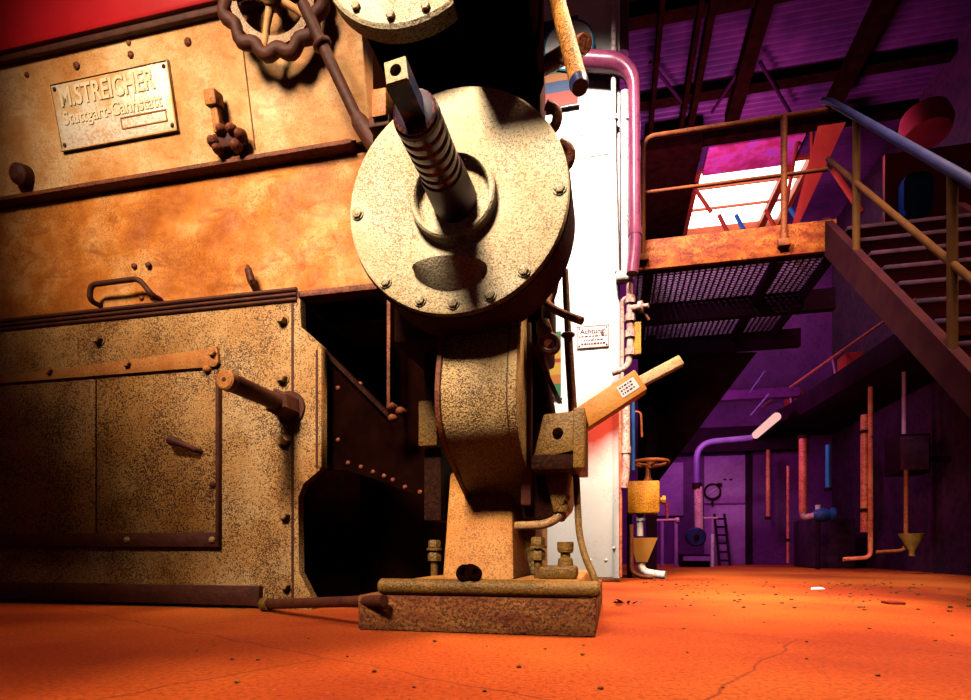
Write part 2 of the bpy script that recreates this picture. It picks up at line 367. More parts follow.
fr = MB()
for a, b_, c, d in ((sk0 - .06, sk0 + .02, skn, skf), (sk1 - .02, sk1 + .06, skn, skf), (sk0, sk1, skn - .06, skn + .02), (sk0, sk1, skf - .02, skf + .06)): fr.box(a, b_, c, d, 5.95, 6.14)
for w in (9.75, 10.35): fr.box(sk0, sk1, w - .012, w + .012, 6.05, 6.09)
fr.box(sk0 + (sk1 - sk0) * .80, sk0 + (sk1 - sk0) * .80 + .10, skn, skf, 5.98, 6.09)
struct('window_frame', fr, 'orangestrut', pl)
for i, (w, d) in enumerate(((6.15, .16), (7.42, .10), (8.25, .12))):
    struct('roof_beam', MB().box(-2, ur, w, w + .16, 5.97 - d, 5.97), 'black')
for px0, py0, wd in ((742, 60, .16), (700, 60, .07), (690, 60, .05), (655, 60, .05), (850, 60, .16)):
    q = mzp(px0, py0, 5.75)
    struct('roof_beam', MB().box(q.x, q.x + wd, 5.6, 7.9, 5.72, 5.90), 'black')
tr = MB()
for px0, px1 in ((650, 690), (745, 712), (760, 790)):
    a = mzp(px0, 62, 5.85); b_ = mzp(px1, 112, 5.85); tr.cyl(a, b_, .02, n=8)
struct('roof_bracing', tr, 'beam')

# pillar: boxed steel column with bolted cover plates
PW = 5.2
pu0, pu1 = mu(528, PW), mu(620, PW)
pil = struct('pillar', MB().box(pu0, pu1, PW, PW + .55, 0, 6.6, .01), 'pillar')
def plate(px0, px1, y0, y1, nm):
    a = mu(px0, PW); b_ = mu(px1, PW)
    z0 = mz((px0 + px1) / 2, y1, PW); z1 = mz((px0 + px1) / 2, y0, PW)
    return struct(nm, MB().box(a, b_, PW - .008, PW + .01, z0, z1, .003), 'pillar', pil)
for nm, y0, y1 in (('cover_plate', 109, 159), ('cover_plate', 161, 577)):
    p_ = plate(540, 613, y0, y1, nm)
for px, py in ((582, 134), (600, 129), (580, 176), (603, 174), (596, 200), (577, 201), (580, 137), (610, 108), (606, 560), (590, 560), (614, 548)):
    struct('rivet', MB().dome(m(px, py, PW - .008), OUT, .014), 'pillar', pil)
struct('trim_1', MB().box(pu0 - .02, pu1 + .0, PW - .02, PW + .57, 0, .035, .006), 'rust')

# ------------------------------------------------------------------ the upper casing
CW = 2.60
z_seam = 2.235; z_cab = 1.553
T = Thing('machine_casing', 'big orange riveted machine casing above the cabinet, with nameplate and latch', 'machine')
cu0, cu1 = -4.2, mu(372, CW)
# gently hammered front sheet
vs = []; fs = []; NU, NZ = 90, 26
for j in range(NZ + 1):
    for i in range(NU + 1):
        u = cu0 + (cu1 - cu0) * i / NU; z = z_cab - .02 + (z_seam + .02 - z_cab) * j / NZ
        d = .02 * mnoise.noise(V((u * 2.5, 3, z * 4))) + .008 * mnoise.noise(V((u * 8, 9, z * 12)))
        vs.append((u, CW + .012 + d * min(1, j / 3) * min(1, (NZ - j) / 3), z))
for j in range(NZ):
    for i in range(NU): a = j * (NU + 1) + i; fs.append((a, a + 1, a + NU + 2, a + NU + 1))
mb = MB(); mb.raw(vs, fs); mb.box(cu0, cu1, CW + .045, CW + 1.3, z_cab - .02, z_seam + .02)
T.part('front_sheet', mb, 'casing')
# upper sheet leans out 13 degrees
LA = R(13); LO = V((0, CW - .03, z_seam + .035)); vdir = V((0, -math.sin(LA), math.cos(LA))); ndir = V((0, -math.cos(LA), -math.sin(LA)))
LF = MF @ Matrix(((1, 0, 0, 0), (0, -ndir.y, vdir.y, LO.y), (0, -ndir.z, vdir.z, LO.z), (0, 0, 0, 1)))   # (u, depth into sheet, v along the lean)
def lean(px, py, off=0):                  # pixel -> (u, v) on the leaning sheet (off = proud of the surface)
    dx = (px - CX) / F_PX; dz = (CY - py) / F_PX
    dm = V((dx * c_ - s_, dx * s_ + c_, dz)); o = V((0, 0, CAM_H)); P0 = LO + ndir * off
    t = (P0 - o).dot(ndir) / dm.dot(ndir); q = o + dm * t
    return V((q.x, -off, (q - P0).dot(vdir)))
hu1 = lean(368, 100).x
T.part('hopper_sheet', MB(LF).box(cu0, hu1, 0, .9, 0, 1.35), 'hopper')
T.part('edge_strip', MB(LF).box(lean(352, 80).x, hu1 + .003, -.018, .05, -.02, 1.35, .006), 'hopper')
se = lean(354, 150).x
T.part('seam_ledge', MB().box(cu0, se, CW - .055, CW + .06, z_seam + .006, z_seam + .030, .006), 'rust')
sr = lean(192, 90).x
T.part('sheet_joint', MB(LF).box(lean(247, 80).x - .003, lean(247, 80).x + .003, -.003, .02, .03, 1.3), 'rust')
# red cover, overhanging the leaning sheet
a = lean(23, 61); 
T.part('red_cover', MB(LF).box(cu0, lean(420, -60).x, -.06, .95, a.z + .025, a.z + .6, .02), 'red', label='glossy red cover over the casing')
T.part('cover_edge', MB(LF).box(cu0, lean(420, -60).x, -.035, .95, a.z - .005, a.z + .035, .008), 'darkrust')
# nameplate
n0, n1 = lean(50, 86), lean(166, 62); n2, n3 = lean(180, 132), lean(64, 152)
nm = T.part('nameplate', MB(LF).box(n3.x, n2.x, -.014, .002, n2.z, n0.z, .004), 'plate', label='shiny brass nameplate with raised letters')
rim = MB(LF)
x0, x1, v0, v1 = n3.x, n2.x, n2.z, n0.z
for q in ((x0, x1, v0, v0 + .008), (x0, x1, v1 - .008, v1), (x0, x0 + .008, v0, v1), (x1 - .008, x1, v0, v1)): rim.box(q[0], q[1], -.02, -.01, q[2], q[3], .002)
T.part('plate_border', rim, 'hopper', nm)
for x in (x0 + .028, x1 - .028):
    for v in (v0 + .028, v1 - .028):
        T.part('plate_screw', MB(LF).dome((x, -.014, v), OUT, .011), 'darkrust', nm)
def on_lean(x, v): return LF @ Matrix(((1, 0, 0, x), (0, 0, -1, -.014), (0, 1, 0, v), (0, 0, 0, 1)))
W_ = x1 - x0; H_ = v1 - v0
T.part('maker_letters', text_mesh('M.STREICHER', .125, .005, on_lean(x0 + .05, v0 + H_ * .64), 'letter', 'maker_letters', squeeze=(W_ - .1) / .80), 'letter', nm)
T.part('town_letters', text_mesh('Stuttgart-Cannstatt', .085, .004, on_lean(x0 + .05, v0 + H_ * .38), 'letter', 'town_letters', squeeze=(W_ - .1) / .68), 'letter', nm)
b2 = MB(LF); bx0, bx1, bv0, bv1 = x0 + W_ * .55, x1 - .05, v0 + .05, v0 + H_ * .33
for q in ((bx0, bx1, bv0, bv0 + .005), (bx0, bx1, bv1 - .005, bv1), (bx0, bx0 + .005, bv0, bv1), (bx1 - .005, bx1, bv0, bv1)): b2.box(q[0], q[1], -.018, -.012, q[2], q[3])
T.part('number_frame', b2, 'strap', nm)
# latch
lp = lean(233, 142)
lt = MB(LF); lt.box(lp.x - .085, lp.x + .085, -.05, .0, lp.z - .04, lp.z + .03, .012)
latch = T.part('latch', lt, 'darkrust')
l2 = MB(LF); l2.hexa([(lp.x - .055, -.075, lp.z + .02), (lp.x - .01, -.075, lp.z + .02), (lp.x - .01, -.03, lp.z + .02), (lp.x - .055, -.03, lp.z + .02)], [(lp.x - .055, -.075, lp.z + .15), (lp.x - .02, -.075, lp.z + .15), (lp.x - .02, -.03, lp.z + .15), (lp.x - .055, -.03, lp.z + .15)], .006)
l2.box(lp.x - .07, lp.x - .005, -.095, -.02, lp.z + .13, lp.z + .20, .01)
T.part('latch_arm', l2, 'strap', latch)
for dx_, dz_, rr in ((-.075, -.01, .03), (-.02, .035, .027), (.035, .03, .027), (.08, -.0, .03), (-.055, -.045, .026), (.05, -.045, .03)):
    T.part('latch_bolt', MB(LF).dome((lp.x + dx_, -.045, lp.z + dz_), OUT, rr, .045), 'rust', latch)
for px, py, rr in ((77, 66, .020), (131, 55, .018), (129, 43, .014), (188, 42, .020), (27, 75, .014)):
    q = lean(px, py); T.part('rivet', MB(LF).dome((q.x, 0, q.z), OUT, rr), 'rust')
q = lean(26, 177); T.part('stub', MB(LF).lathe((q.x, 0, max(q.z, .05)), OUT, [(0, .06), (.05, .055), (.07, .03)], 18), 'darkrust')
# grab handle, rivets and pin on the lower sheet
h0, h1, h2, h3 = m(101, 306, CW), m(103, 291, CW), m(150, 285, CW), m(161, 300, CW)
hp = [h0, h0 + V((0, -.07, .0)), V((h1.x, CW - .075, h1.z)), V((h2.x, CW - .075, h2.z)), h3 + V((0, -.06, .0)), h3]
T.part('grab_handle', MB().tube(fillet(hp, .035), .014), 'darkrust')
for px, py in ((134, 266), (148, 265), (142, 298), (152, 297)):
    T.part('rivet', MB().dome(m(px, py, CW), OUT, .016), 'rust')
q = m(256, 280, CW); T.part('latch_pin', MB().tube([q + V((.0, 0, -.06)), q + V((0, -.04, -.02)), q + V((-.01, -.05, .03)), q + V((-.015, -.045, .055))], [.014, .02, .018, .006]), 'darkrust')
T.part('bottom_flange', MB().box(cu0, mu(386, CW), CW - .045, CW + .3, z_cab - .02, z_cab + .012, .006), 'rust')
T.done()

# ------------------------------------------------------------------ the lower cabinet
BW = 2.55
T = Thing('machine_cabinet', 'speckled tan cabinet with strap hinge and door, left of the pedestal', 'cabinet')
bl = -4.2
zt = z_cab - .03
out = [(bl, 0), (bl, zt), (mu(300, BW), zt)]
for px, py in ((301, 327), (322, 346), (322, 468), (304, 483), (298, 497), (299, 572), (312, 598)): q = m(px, py, BW); out.append((q.x, q.z))
out.append((mu(312, BW), 0))
T.part('front_plate', MB().prism(out, BW, BW + .05, .0), 'cabinet')
T.part('side_wall', MB().box(mu(298, BW) - .05, mu(298, BW) - .02, BW + .05, BW + 1.2, 0, zt), 'black')
mo = MB()
for k, (zz, ww) in enumerate(((0, .030), (-.024, .022), (.024, .036))): mo.cyl((bl, BW - .004, zt + .02 + zz), (mu(297, BW), BW - .004, zt + .02 + zz), .010 + .002 * (k == 2), n=10)
T.part('moulding', mo, 'darkrust')
T.part('top_board', MB().box(bl, mu(299, BW), BW, BW + .9, zt - .002, zt + .03), 'darkrust')
# right-hand flange strip with groove
g0, g1 = mu(291.5, BW), mu(294, BW)
T.part('groove', MB().box(g0, g1, BW - .003, BW + .01, .05, zt - .02), 'darkrust')
T.part('edge_bead', MB().box(mu(316, BW), mu(318, BW), BW - .004, BW + .01, mz(317, 468, BW), mz(317, 350, BW)), 'darkrust')
T.part('edge_lip', MB().box(mu(319, BW), mu(322.5, BW), BW - .012, BW + .03, mz(320, 468, BW), mz(320, 347, BW), .004), 'cabinet')
for px, py, rr in ((283, 320, .026), (283, 378, .028), (284, 441, .028), (286, 515, .026), (287, 585, .024), (100, 340, .026)):
    q = m(px, py, BW); t_ = MB(); t_.lathe(q, OUT, [(-.01, rr * 1.35), (.005, rr * 1.3)], 18); t_.nut(q + OUT * .004, OUT, rr, .03)
    T.part('bolt', t_, 'bolt')
# strap hinge
a = m(23, 366, BW); b_ = m(211, 352, BW); z0s = mz(120, 375.5, BW); z1s = mz(120, 358, BW)
st = T.part('strap', MB().prism([(bl, z0s), (mu(208, BW), z0s), (mu(218, BW), z0s - .0), (mu(221, BW), z0s + .02), (mu(219, BW), z1s + .012), (mu(208, BW), z1s)], BW - .022, BW, .004), 'strap')
for px, py in ((50, 371), (128, 364), (213, 353)):
    q = m(px, py, BW - .022); T.part('strap_bolt', MB().nut(q, OUT, .02, .02), 'strap', st)
q = m(208, 370, BW - .01); T.part('strap_knuckle', MB().dome(q, OUT, .022, .03), 'strap', st)
# door with frame
dx0, dx1 = mu(98.5, BW), mu(219, BW); dz0, dz1 = mz(160, 533, BW), z0s - .012
dr = T.part('door', MB().box(dx0, dx1, BW - .012, BW + .01, dz0, dz1, .003), 'door')
T.part('fixed_panel', MB().box(bl, dx0 - .012, BW - .010, BW + .01, dz0, dz1, .003), 'door')
T.part('door_gap', MB().box(dx0 - .012, dx0, BW - .004, BW + .01, dz0, dz1), 'black')
T.part('door_edge', MB().box(dx1 + .001, dx1 + .018, BW - .030, BW + .01, mz(219, 547, BW), dz1 - .05, .003), 'darkrust')
h = m(173, 443, BW - .012); e = m(198, 447, BW - .012)
T.part('door_handle', MB().tube([h + V((0, -.03, .01)), h + V((.03, -.05, .004)), h + V((.10, -.045, -.02)), e + V((.01, -.03, -.02)), e + V((.02, .0, -.025))], [.012, .026, .016, .014, .012]), 'darkrust', dr)
q = m(213, 485, BW - .012); T.part('keyhole', MB().dome(q, OUT, .018, .015), 'darkrust', dr)
rl = T.part('bottom_rail', MB().box(bl, mu(221, BW), BW - .028, BW + .01, mz(160, 547, BW), mz(160, 533, BW), .004), 'darkrust')
for px in (127, 212): T.part('rail_screw', MB().dome(m(px, 540, BW - .028), OUT, .018, .012), 'bolt', rl)
T.part('skirt_rail', MB().box(bl, mu(263, BW), BW - .035, BW + .0, mz(160, 603, BW), mz(160, 584, BW), .006), 'darkrust')
T.part('skirt_foot', MB().box(bl, mu(250, BW), BW - .055, BW + .0, .0, mz(160, 606, BW), .006), 'olive')
# projecting stud with hexagon collar
s0 = m(290, 408, BW); s1 = V((s0.x, 2.07, s0.z))
stu = T.part('stud', MB().lathe(s1, V((0, 1, 0)), [(0, .030), (.004, .038), (.03, .040), (.36, .040), (.36, .040), (BW - 2.07, .040)], 24), 'darkrust', label='long projecting stud pointing at the viewer')
T.part('stud_cap', MB().lathe(s1 + V((0, -.012, 0)), V((0, 1, 0)), [(0, .034), (.006, .042), (.04, .043), (.045, .040)], 24), 'strap', stu)
T.part('cap_dimple', MB().lathe(s1 + V((0, -.014, 0)), V((0, 1, 0)), [(0, .008), (.004, .012)], 12), 'darkrust', stu)
T.part('stud_nut', MB().lathe(s0 + V((0, -.13, 0)), V((0, 1, 0)), [(0, .055), (.012, .066), (.10, .066), (.13, .066)], 6, .2), 'darkrust', stu)
T.part('stud_washer', MB().lathe(s0 + V((0, -.012, 0)), V((0, 1, 0)), [(0, .082), (.014, .084)], 24), 'darkrust', stu)
T.done()

# dark frame in the recess between cabinet and pedestal
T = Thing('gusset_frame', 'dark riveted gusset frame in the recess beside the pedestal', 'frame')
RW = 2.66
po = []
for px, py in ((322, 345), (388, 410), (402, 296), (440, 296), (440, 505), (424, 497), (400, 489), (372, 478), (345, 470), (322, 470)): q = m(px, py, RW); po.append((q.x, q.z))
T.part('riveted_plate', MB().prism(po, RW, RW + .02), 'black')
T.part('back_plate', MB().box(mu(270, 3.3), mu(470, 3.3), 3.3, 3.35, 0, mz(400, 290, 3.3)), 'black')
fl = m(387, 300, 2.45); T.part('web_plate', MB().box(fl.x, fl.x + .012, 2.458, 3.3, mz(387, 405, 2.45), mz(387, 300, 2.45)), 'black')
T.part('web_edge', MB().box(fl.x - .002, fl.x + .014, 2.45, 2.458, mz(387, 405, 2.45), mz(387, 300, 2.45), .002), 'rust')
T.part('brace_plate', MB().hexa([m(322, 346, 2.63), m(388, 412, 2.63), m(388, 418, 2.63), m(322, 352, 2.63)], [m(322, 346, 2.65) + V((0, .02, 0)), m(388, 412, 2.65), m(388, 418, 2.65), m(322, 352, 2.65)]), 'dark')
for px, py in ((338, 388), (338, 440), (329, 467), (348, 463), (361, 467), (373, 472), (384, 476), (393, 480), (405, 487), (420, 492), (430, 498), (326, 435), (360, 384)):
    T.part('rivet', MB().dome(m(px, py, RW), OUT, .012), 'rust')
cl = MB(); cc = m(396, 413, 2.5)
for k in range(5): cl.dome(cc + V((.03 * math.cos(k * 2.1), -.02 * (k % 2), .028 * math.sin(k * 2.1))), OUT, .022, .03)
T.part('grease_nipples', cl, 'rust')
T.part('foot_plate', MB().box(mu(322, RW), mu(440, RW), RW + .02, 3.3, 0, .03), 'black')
T.done()

# ------------------------------------------------------------------ plinth
PLW = 1.95
single('concrete_plinth', MB().box(mu(357, PLW), mu(596, PLW), PLW, 3.2, 0, .128, .012), 'concrete', 'low oily concrete plinth under the cast iron pedestal', 'plinth')

# ------------------------------------------------------------------ pedestal with big disc
T = Thing('drive_pedestal', 'cast iron drive pedestal with big cream disc and shaft, on the plinth', 'machine')
DW = 1.75; dc = m(454.5, 200, DW); DR = .360
bx = T.part('base_plate', MB().box(mu(410, 1.99), mu(579, 1.99), 1.985, 3.0, .128, .188, .012), 'foot')
T.part('front_bar', MB().cyl((mu(378, 1.96), 1.975, .160), (mu(600, 1.96), 1.975, .160), .029, n=20, ch=.008), 'olive')
# column outline (w,z) seen from the side
def zc(y, w): return mz(478, y, w)
prof = [(2.00, zc(290, 2.0)), (1.93, zc(330, 1.93)), (1.885, zc(360, 1.885)), (1.865, zc(385, 1.865)), (1.868, zc(405, 1.868)), (1.885, zc(421, 1.885)), (1.92, zc(436, 1.92)), (1.97, zc(449, 1.97)), (2.04, zc(462, 2.04)), (2.13, zc(477, 2.13)), (2.24, zc(493, 2.24)), (2.36, zc(508, 2.36)), (2.36, .19), (2.8, .19), (2.8, zc(290, 2.0))]
ca, cb_ = mu(440, 1.88), mu(517, 1.88)
col = T.part('column', MB().prism_x(prof, ca, cb_, .008), 'column')
T.part('column_rib', MB().prism_x([(w - .012, z) for w, z in prof[:12]] + [(2.8, zc(508, 2.36)), (2.8, prof[0][1])], ca - .012, ca + .006, .003), 'rust')
T.part('column_seam', MB().prism_x([(w - .003, z) for w, z in prof[:8]] + [(2.5, prof[7][1]), (2.5, prof[0][1])], mu(507, 1.88), mu(508, 1.88)), 'darkrust')
ft = [m(447, 506, 2.30), m(510, 506, 2.30)]; fb = [m(442, 578, 2.02), m(514, 578, 2.02)]
T.part('column_foot', MB().hexa([(fb[0].x, 2.02, .186), (fb[1].x, 2.02, .186), (fb[1].x + .03, 2.75, .186), (fb[0].x - .03, 2.75, .186)],
       [(ft[0].x, 2.34, .62), (ft[1].x, 2.34, .62), (ft[1].x, 2.75, .62), (ft[0].x, 2.75, .62)], .012), 'foot')
# side fin
fa, fb_ = mu(418, 2.2), mu(437, 2.2)
T.part('side_block', MB().box(fa, fb_, 2.2, 2.7, mz(428, 446, 2.2), mz(428, 400, 2.2), .008), 'olive')
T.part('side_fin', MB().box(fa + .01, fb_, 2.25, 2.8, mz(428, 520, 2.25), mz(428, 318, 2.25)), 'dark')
# drum behind the disc
T.part('drum', MB().lathe((dc.x, DW + .225, dc.z), V((0, 1, 0)), [(0, .27), (.02, .28), (.34, .28)], 48), 'dark')
T.part('hub_block', MB().box(mu(400, 2.2), mu(545, 2.2), 2.12, 2.6, mz(470, 345, 2.2), dc.z + .1, .02), 'dark')
# disc : one turned face with recess and raised ring
pr = [(.0, 0), (.0, .108), (-.008, .116), (-.034, .118), (-.040, .123), (-.040, .131), (-.034, .137), (-.004, .139), (0, .144), (0, DR - .012), (.004, DR - .003), (.012, DR), (.20, DR), (.215, DR - .006), (.225, DR - .02), (.225, 0)]
ds = T.part('disc', MB().lathe((dc.x, DW, dc.z), V((0, 1, 0)), pr, 96), 'disc', label='big round cream disc')
T.part('disc_rim', MB().lathe((dc.x, DW + .03, dc.z), V((0, 1, 0)), [(0, DR - .01), (0, DR + .004), (.19, DR + .004), (.19, DR - .01)], 96, closed=True), 'dark', ds)
for px, py in ((351, 215), (383, 285), (420, 300), (453, 303), (490, 295), (525, 272), (563, 188)):
    q = m(px, py, DW); d_ = V((q.x - dc.x, 0, q.z - dc.z)); d_ = d_.normalized() * min(d_.length, DR - .03); q = V((dc.x, DW, dc.z)) + d_
    t_ = MB(); t_.lathe(q, OUT, [(-.004, .021), (.004, .021)], 18); t_.nut(q + OUT * .003, OUT, .0165, .009)
    T.part('disc_bolt', t_, 'boltpale', ds)
# half-moon grip under the ring
g0, g1 = m(414, 271, DW), m(487, 266, DW); N = 20; vs = []
for i in range(N + 1):
    t = i / N; x = g0.x + (g1.x - g0.x) * t; z = g0.z + (g1.z - g0.z) * t; e_ = math.sin(math.pi * t)
    vs += [(x, DW + .004, z + .028 * e_ ** .7 + .002), (x, DW - .02 - .055 * e_ ** .5, z + .004 * e_), (x, DW - .014 - .046 * e_ ** .5, z - .018 * e_ ** .5), (x, DW + .004, z - .070 * e_ ** .6 - .006)]
fs = [(0, 1, 2, 3), (4 * N + 3, 4 * N + 2, 4 * N + 1, 4 * N)]
for i in range(N):
    for k_ in range(4): fs.append((4 * i + k_, 4 * i + (k_ + 1) % 4, 4 * i + 4 + (k_ + 1) % 4, 4 * i + 4 + k_))
T.part('half_moon_grip', MB().raw(vs, fs), 'disc', ds)
# shaft
def ax(w): return V((dc.x, w, dc.z))
shc = ax(DW); 
sh = T.part('shaft', MB().lathe(ax(DW + .06), OUT, [(.05, .080), (.055, .080), (.06, .072), (.21, .066), (.215, .060)], 32), 'shaftdark', label='thick threaded shaft pointing at the viewer')
th = [(0, .060)]
for k in range(6):
    b0 = .004 + k * .036
    th += [(b0, .060), (b0 + .006, .062), (b0 + .022, .062), (b0 + .028, .056), (b0 + .034, .056)]
th += [(.226, .058), (.23, .05)]
T.part('thread', MB().lathe(ax(DW - .15), OUT, th, 32), 'shaft', sh)
T.part('blue_collar', MB().lathe(ax(1.392), OUT, [(-.02, .056), (-.012, .061), (.008, .061), (.022, .050), (.026, .03)], 32), 'shaftdark', sh)
# square drive end with centre hole
sq = .027; wr = R(7); wt = 1.245
def sqp(i):                               # 16 points round a square
    side, k = divmod(i, 4); t = k / 4 * 2 - 1
    p = [(t, 1), (1, -t), (-t, -1), (-1, t)][side]
    x, z = p[0] * sq, p[1] * sq
    return x * math.cos(wr) - z * math.sin(wr), x * math.sin(wr) + z * math.cos(wr)
cor = [sqp(i) for i in range(16)]
vs = [(dc.x + x, 1.40, dc.z + z) for x, z in cor] + [(dc.x + x, wt + .004, dc.z + z) for x, z in cor]
fs = [(i, (i + 1) % 16, 16 + (i + 1) % 16, 16 + i) for i in range(16)]
T.part('square_end', MB().raw(vs, fs), 'blue', sh)
vs = [(dc.x + x, wt + .004, dc.z + z) for x, z in cor] + [(dc.x + x * .93, wt, dc.z + z * .93) for x, z in cor]
for rr, ww in ((.0145, wt), (.012, wt + .012), (.009, wt + .012), (.008, wt + .05)):
    for i in range(16):
        x, z = cor[i]; L_ = math.hypot(x, z); vs.append((dc.x + x / L_ * rr, ww, dc.z + z / L_ * rr))
fs = []
for j in range(5):
    for i in range(16): fs.append((j * 16 + i, j * 16 + (i + 1) % 16, (j + 1) * 16 + (i + 1) % 16, (j + 1) * 16 + i))
fs.append(tuple(range(80, 96)))
T.part('end_face', MB().raw(vs, fs), 'squareend', sh, 'pale square end face with a round centre hole')
# hook bolts on the disc edge
for px, py in ((569, 155), (556, 117)):
    q = m(px, py, DW + .14)
    T.part('hook_bolt', MB().tube(fillet([q + V((-.06, 0, -.05)), q + V((-.0, -.0, -.035)), q + V((.008, -.01, .012)), q + V((-.03, -.02, .03))], .03), .017), 'rust', ds)
# right-hand side casting
W2 = 2.15
po = []
for px, py in ((522, 300), (548, 292), (552, 300), (552, 338), (543, 344), (553, 412), (564, 460), (568, 478), (562, 520), (546, 520), (522, 520)): q = m(px, py, W2); po.append((q.x, q.z))
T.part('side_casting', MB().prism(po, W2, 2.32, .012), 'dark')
T.part('casting_flange', MB().box(mu(520.5, 2.1), mu(531, 2.1), 2.10, 2.5, mz(526, 505, 2.1), mz(526, 322, 2.1), .006), 'darkrust')
T.part('strut', MB().hexa([m(531, 345, 2.1), m(536, 345, 2.1), m(536, 345, 2.1) + V((0, .03, 0)), m(531, 345, 2.1) + V((0, .03, 0))], [m(557, 402, 2.1), m(562, 402, 2.1), m(562, 402, 2.1) + V((0, .03, 0)), m(557, 402, 2.1) + V((0, .03, 0))]), 'darkrust')
q = m(544, 327, 2.06); T.part('lug', MB().prism([(q.x - .03, q.z + .03), (q.x + .015, q.z + .035), (q.x + .03, q.z - .01), (q.x - .005, q.z - .045), (q.x - .03, q.z - .02)], 2.06, 2.16, .008), 'olive')
T.part('lug_ring', MB().torus(m(549, 344, 2.08), (.25, -1, .1), .032, .013, 24, 8), 'darkrust')
rp = [m(549, 296, 2.1), m(546, 303, 2.06), m(553, 309, 2.04), m(568, 316, 2.02), m(582, 321, 2.0)]
T.part('hook_rod', MB().tube(fillet(rp, .03), .014), 'rust')
# bracket box with the lever
ba, bb = mu(542, 2.0), mu(584, 2.0); z0 = mz(560, 449, 2.0); z1 = mz(560, 411, 2.0)
br = T.part('bracket_box', MB().hexa([(mu(531, 2.0), 2.04, z0 - .03), (bb, 2.0, z0), (bb, 2.25, z0 - .03), (mu(531, 2.0), 2.25, z0 - .04)], [(ba, 2.04, z1 + .002), (bb, 2.0, z1), (bb, 2.25, z1), (ba, 2.25, z1 + .003)], .008), 'olive')
T.part('bracket_flange', MB().box(mu(573, 1.99), mu(585, 1.99), 1.985, 2.27, mz(580, 468, 1.99), z1 + .006, .006), 'olive', br)
T.part('bracket_bottom', MB().box(mu(531, 2.03), mu(584, 2.03), 2.02, 2.27, mz(560, 470, 2.03), z0 - .012, .01), 'dark', br)
T.part('bracket_hole', MB().dome(m(558, 433, 2.02), OUT, .02, .012), 'black', br)
la, lb = m(577, 421, 2.1), m(641, 379, 2.1)
dv = (lb - la).normalized(); up = V((-dv.z, 0, dv.x)); hw = .042
lv = T.part('lever', MB().hexa([la - up * hw, lb - up * hw, lb - up * hw + V((0, .07, 0)), la - up * hw + V((0, .07, 0))], [la + up * hw, lb + up * hw, lb + up * hw + V((0, .07, 0)), la + up * hw + V((0, .07, 0))], .004), 'lever', label='orange flat lever with a white sticker')
l2, l3 = lb - dv * .02, m(682, 358, 2.1); h2 = .018
T.part('lever_blade', MB().hexa([l2 - up * h2 + V((0, .01, 0)), l3 - up * h2 + V((0, .01, 0)), l3 - up * h2 + V((0, .05, 0)), l2 - up * h2 + V((0, .05, 0))], [l2 + up * h2 + V((0, .01, 0)), l3 + up * h2 + V((0, .01, 0)), l3 + up * h2 + V((0, .05, 0)), l2 + up * h2 + V((0, .05, 0))], .003), 'leverend', lv, 'pale narrow lever blade')
st_c = la + dv * ((lb - la).length * .80)
stf = Matrix(((dv.x, 0, up.x, st_c.x), (dv.y, 1, up.y, st_c.y), (dv.z, 0, up.z, st_c.z), (0, 0, 0, 1)))
SF = MF @ stf
stk = T.part('sticker', MB(SF).box(-.034, .034, -.0025, .001, -.022, .022), 'paper', lv, 'white paper sticker with dark marks')
ik = MB(SF)
for i in range(3):
    x = -.028
    while x < .022:
        w = random.uniform(.004, .012); ik.box(x, min(x + w, .028), -.0035, -.002, .010 - i * .012, .016 - i * .012); x += w + .004
T.part('sticker_print', ik, 'ink', stk)
# lower right: elbow pipe, valve bodies, nuts on studs
T.part('lower_casting', MB().prism([(m(546, 475, 2.2).x, m(546, 475, 2.2).z), (m(572, 470, 2.2).x, m(572, 470, 2.2).z), (m(566, 505, 2.2).x, m(566, 505, 2.2).z), (m(556, 516, 2.2).x, m(556, 516, 2.2).z)], 2.12, 2.6, .01), 'olive')
T.part('elbow_pipe', MB().tube(fillet([m(516, 526, 2.15), m(545, 525, 2.12), m(560, 517, 2.15), m(562, 500, 2.15)], .06), .017), 'bolt')
T.part('elbow_collar', MB().lathe(m(562, 512, 2.15), V((0, 0, 1)), [(0, .022), (.0, .028), (.02, .028), (.025, .02), (.04, .02), (.042, .03), (.06, .03)], 16), 'olive')
def nutstack(px, ytop, w, nm):
    q = m(px, 560, w); z1 = mz(px, ytop, w); t_ = MB()
    t_.cyl((q.x, w, .18), (q.x, w, z1), .015, n=14)
    t_.nut((q.x, w, z1 - .03), (0, 0, 1), .026, .03); t_.lathe((q.x, w, z1 - .042), (0, 0, 1), [(0, .032), (.01, .032)], 16)
    t_.nut((q.x, w, z1 - .085), (0, 0, 1), .028, .036)
    T.part(nm, t_, 'olive')
nutstack(434.5, 540, 2.25, 'anchor_bolt'); nutstack(538, 537, 2.12, 'anchor_bolt')
q = m(565, 560, 2.1); t_ = MB()
zt_ = mz(565, 546, 2.1)
t_.box(mu(538, 2.08), mu(577, 2.08), 2.06, 2.18, .186, .235, .014)
t_.lathe((q.x, 2.12, .23), (0, 0, 1), [(0, .03), (.03, .026), (.035, .018), (.05, .018), (.055, .028), (.085, .028), (.09, .016), (zt_ - .25, .016), (zt_ - .245, .030), (zt_ - .215, .030)], 18)
T.part('drain_valve', t_, 'olive')
rg = MB(); q = m(470, 573, 1.99)
for k, (a_, b2_) in enumerate(((0, .026), (.014, .022), (-.012, .024), (.026, .018))): rg.torus(q + V((a_, -.012 - .006 * k, .0)), (.3 * k - .2, -1, .3), b2_, .009, 22, 8)
T.part('cable_coil', rg, 'black')
T.done()

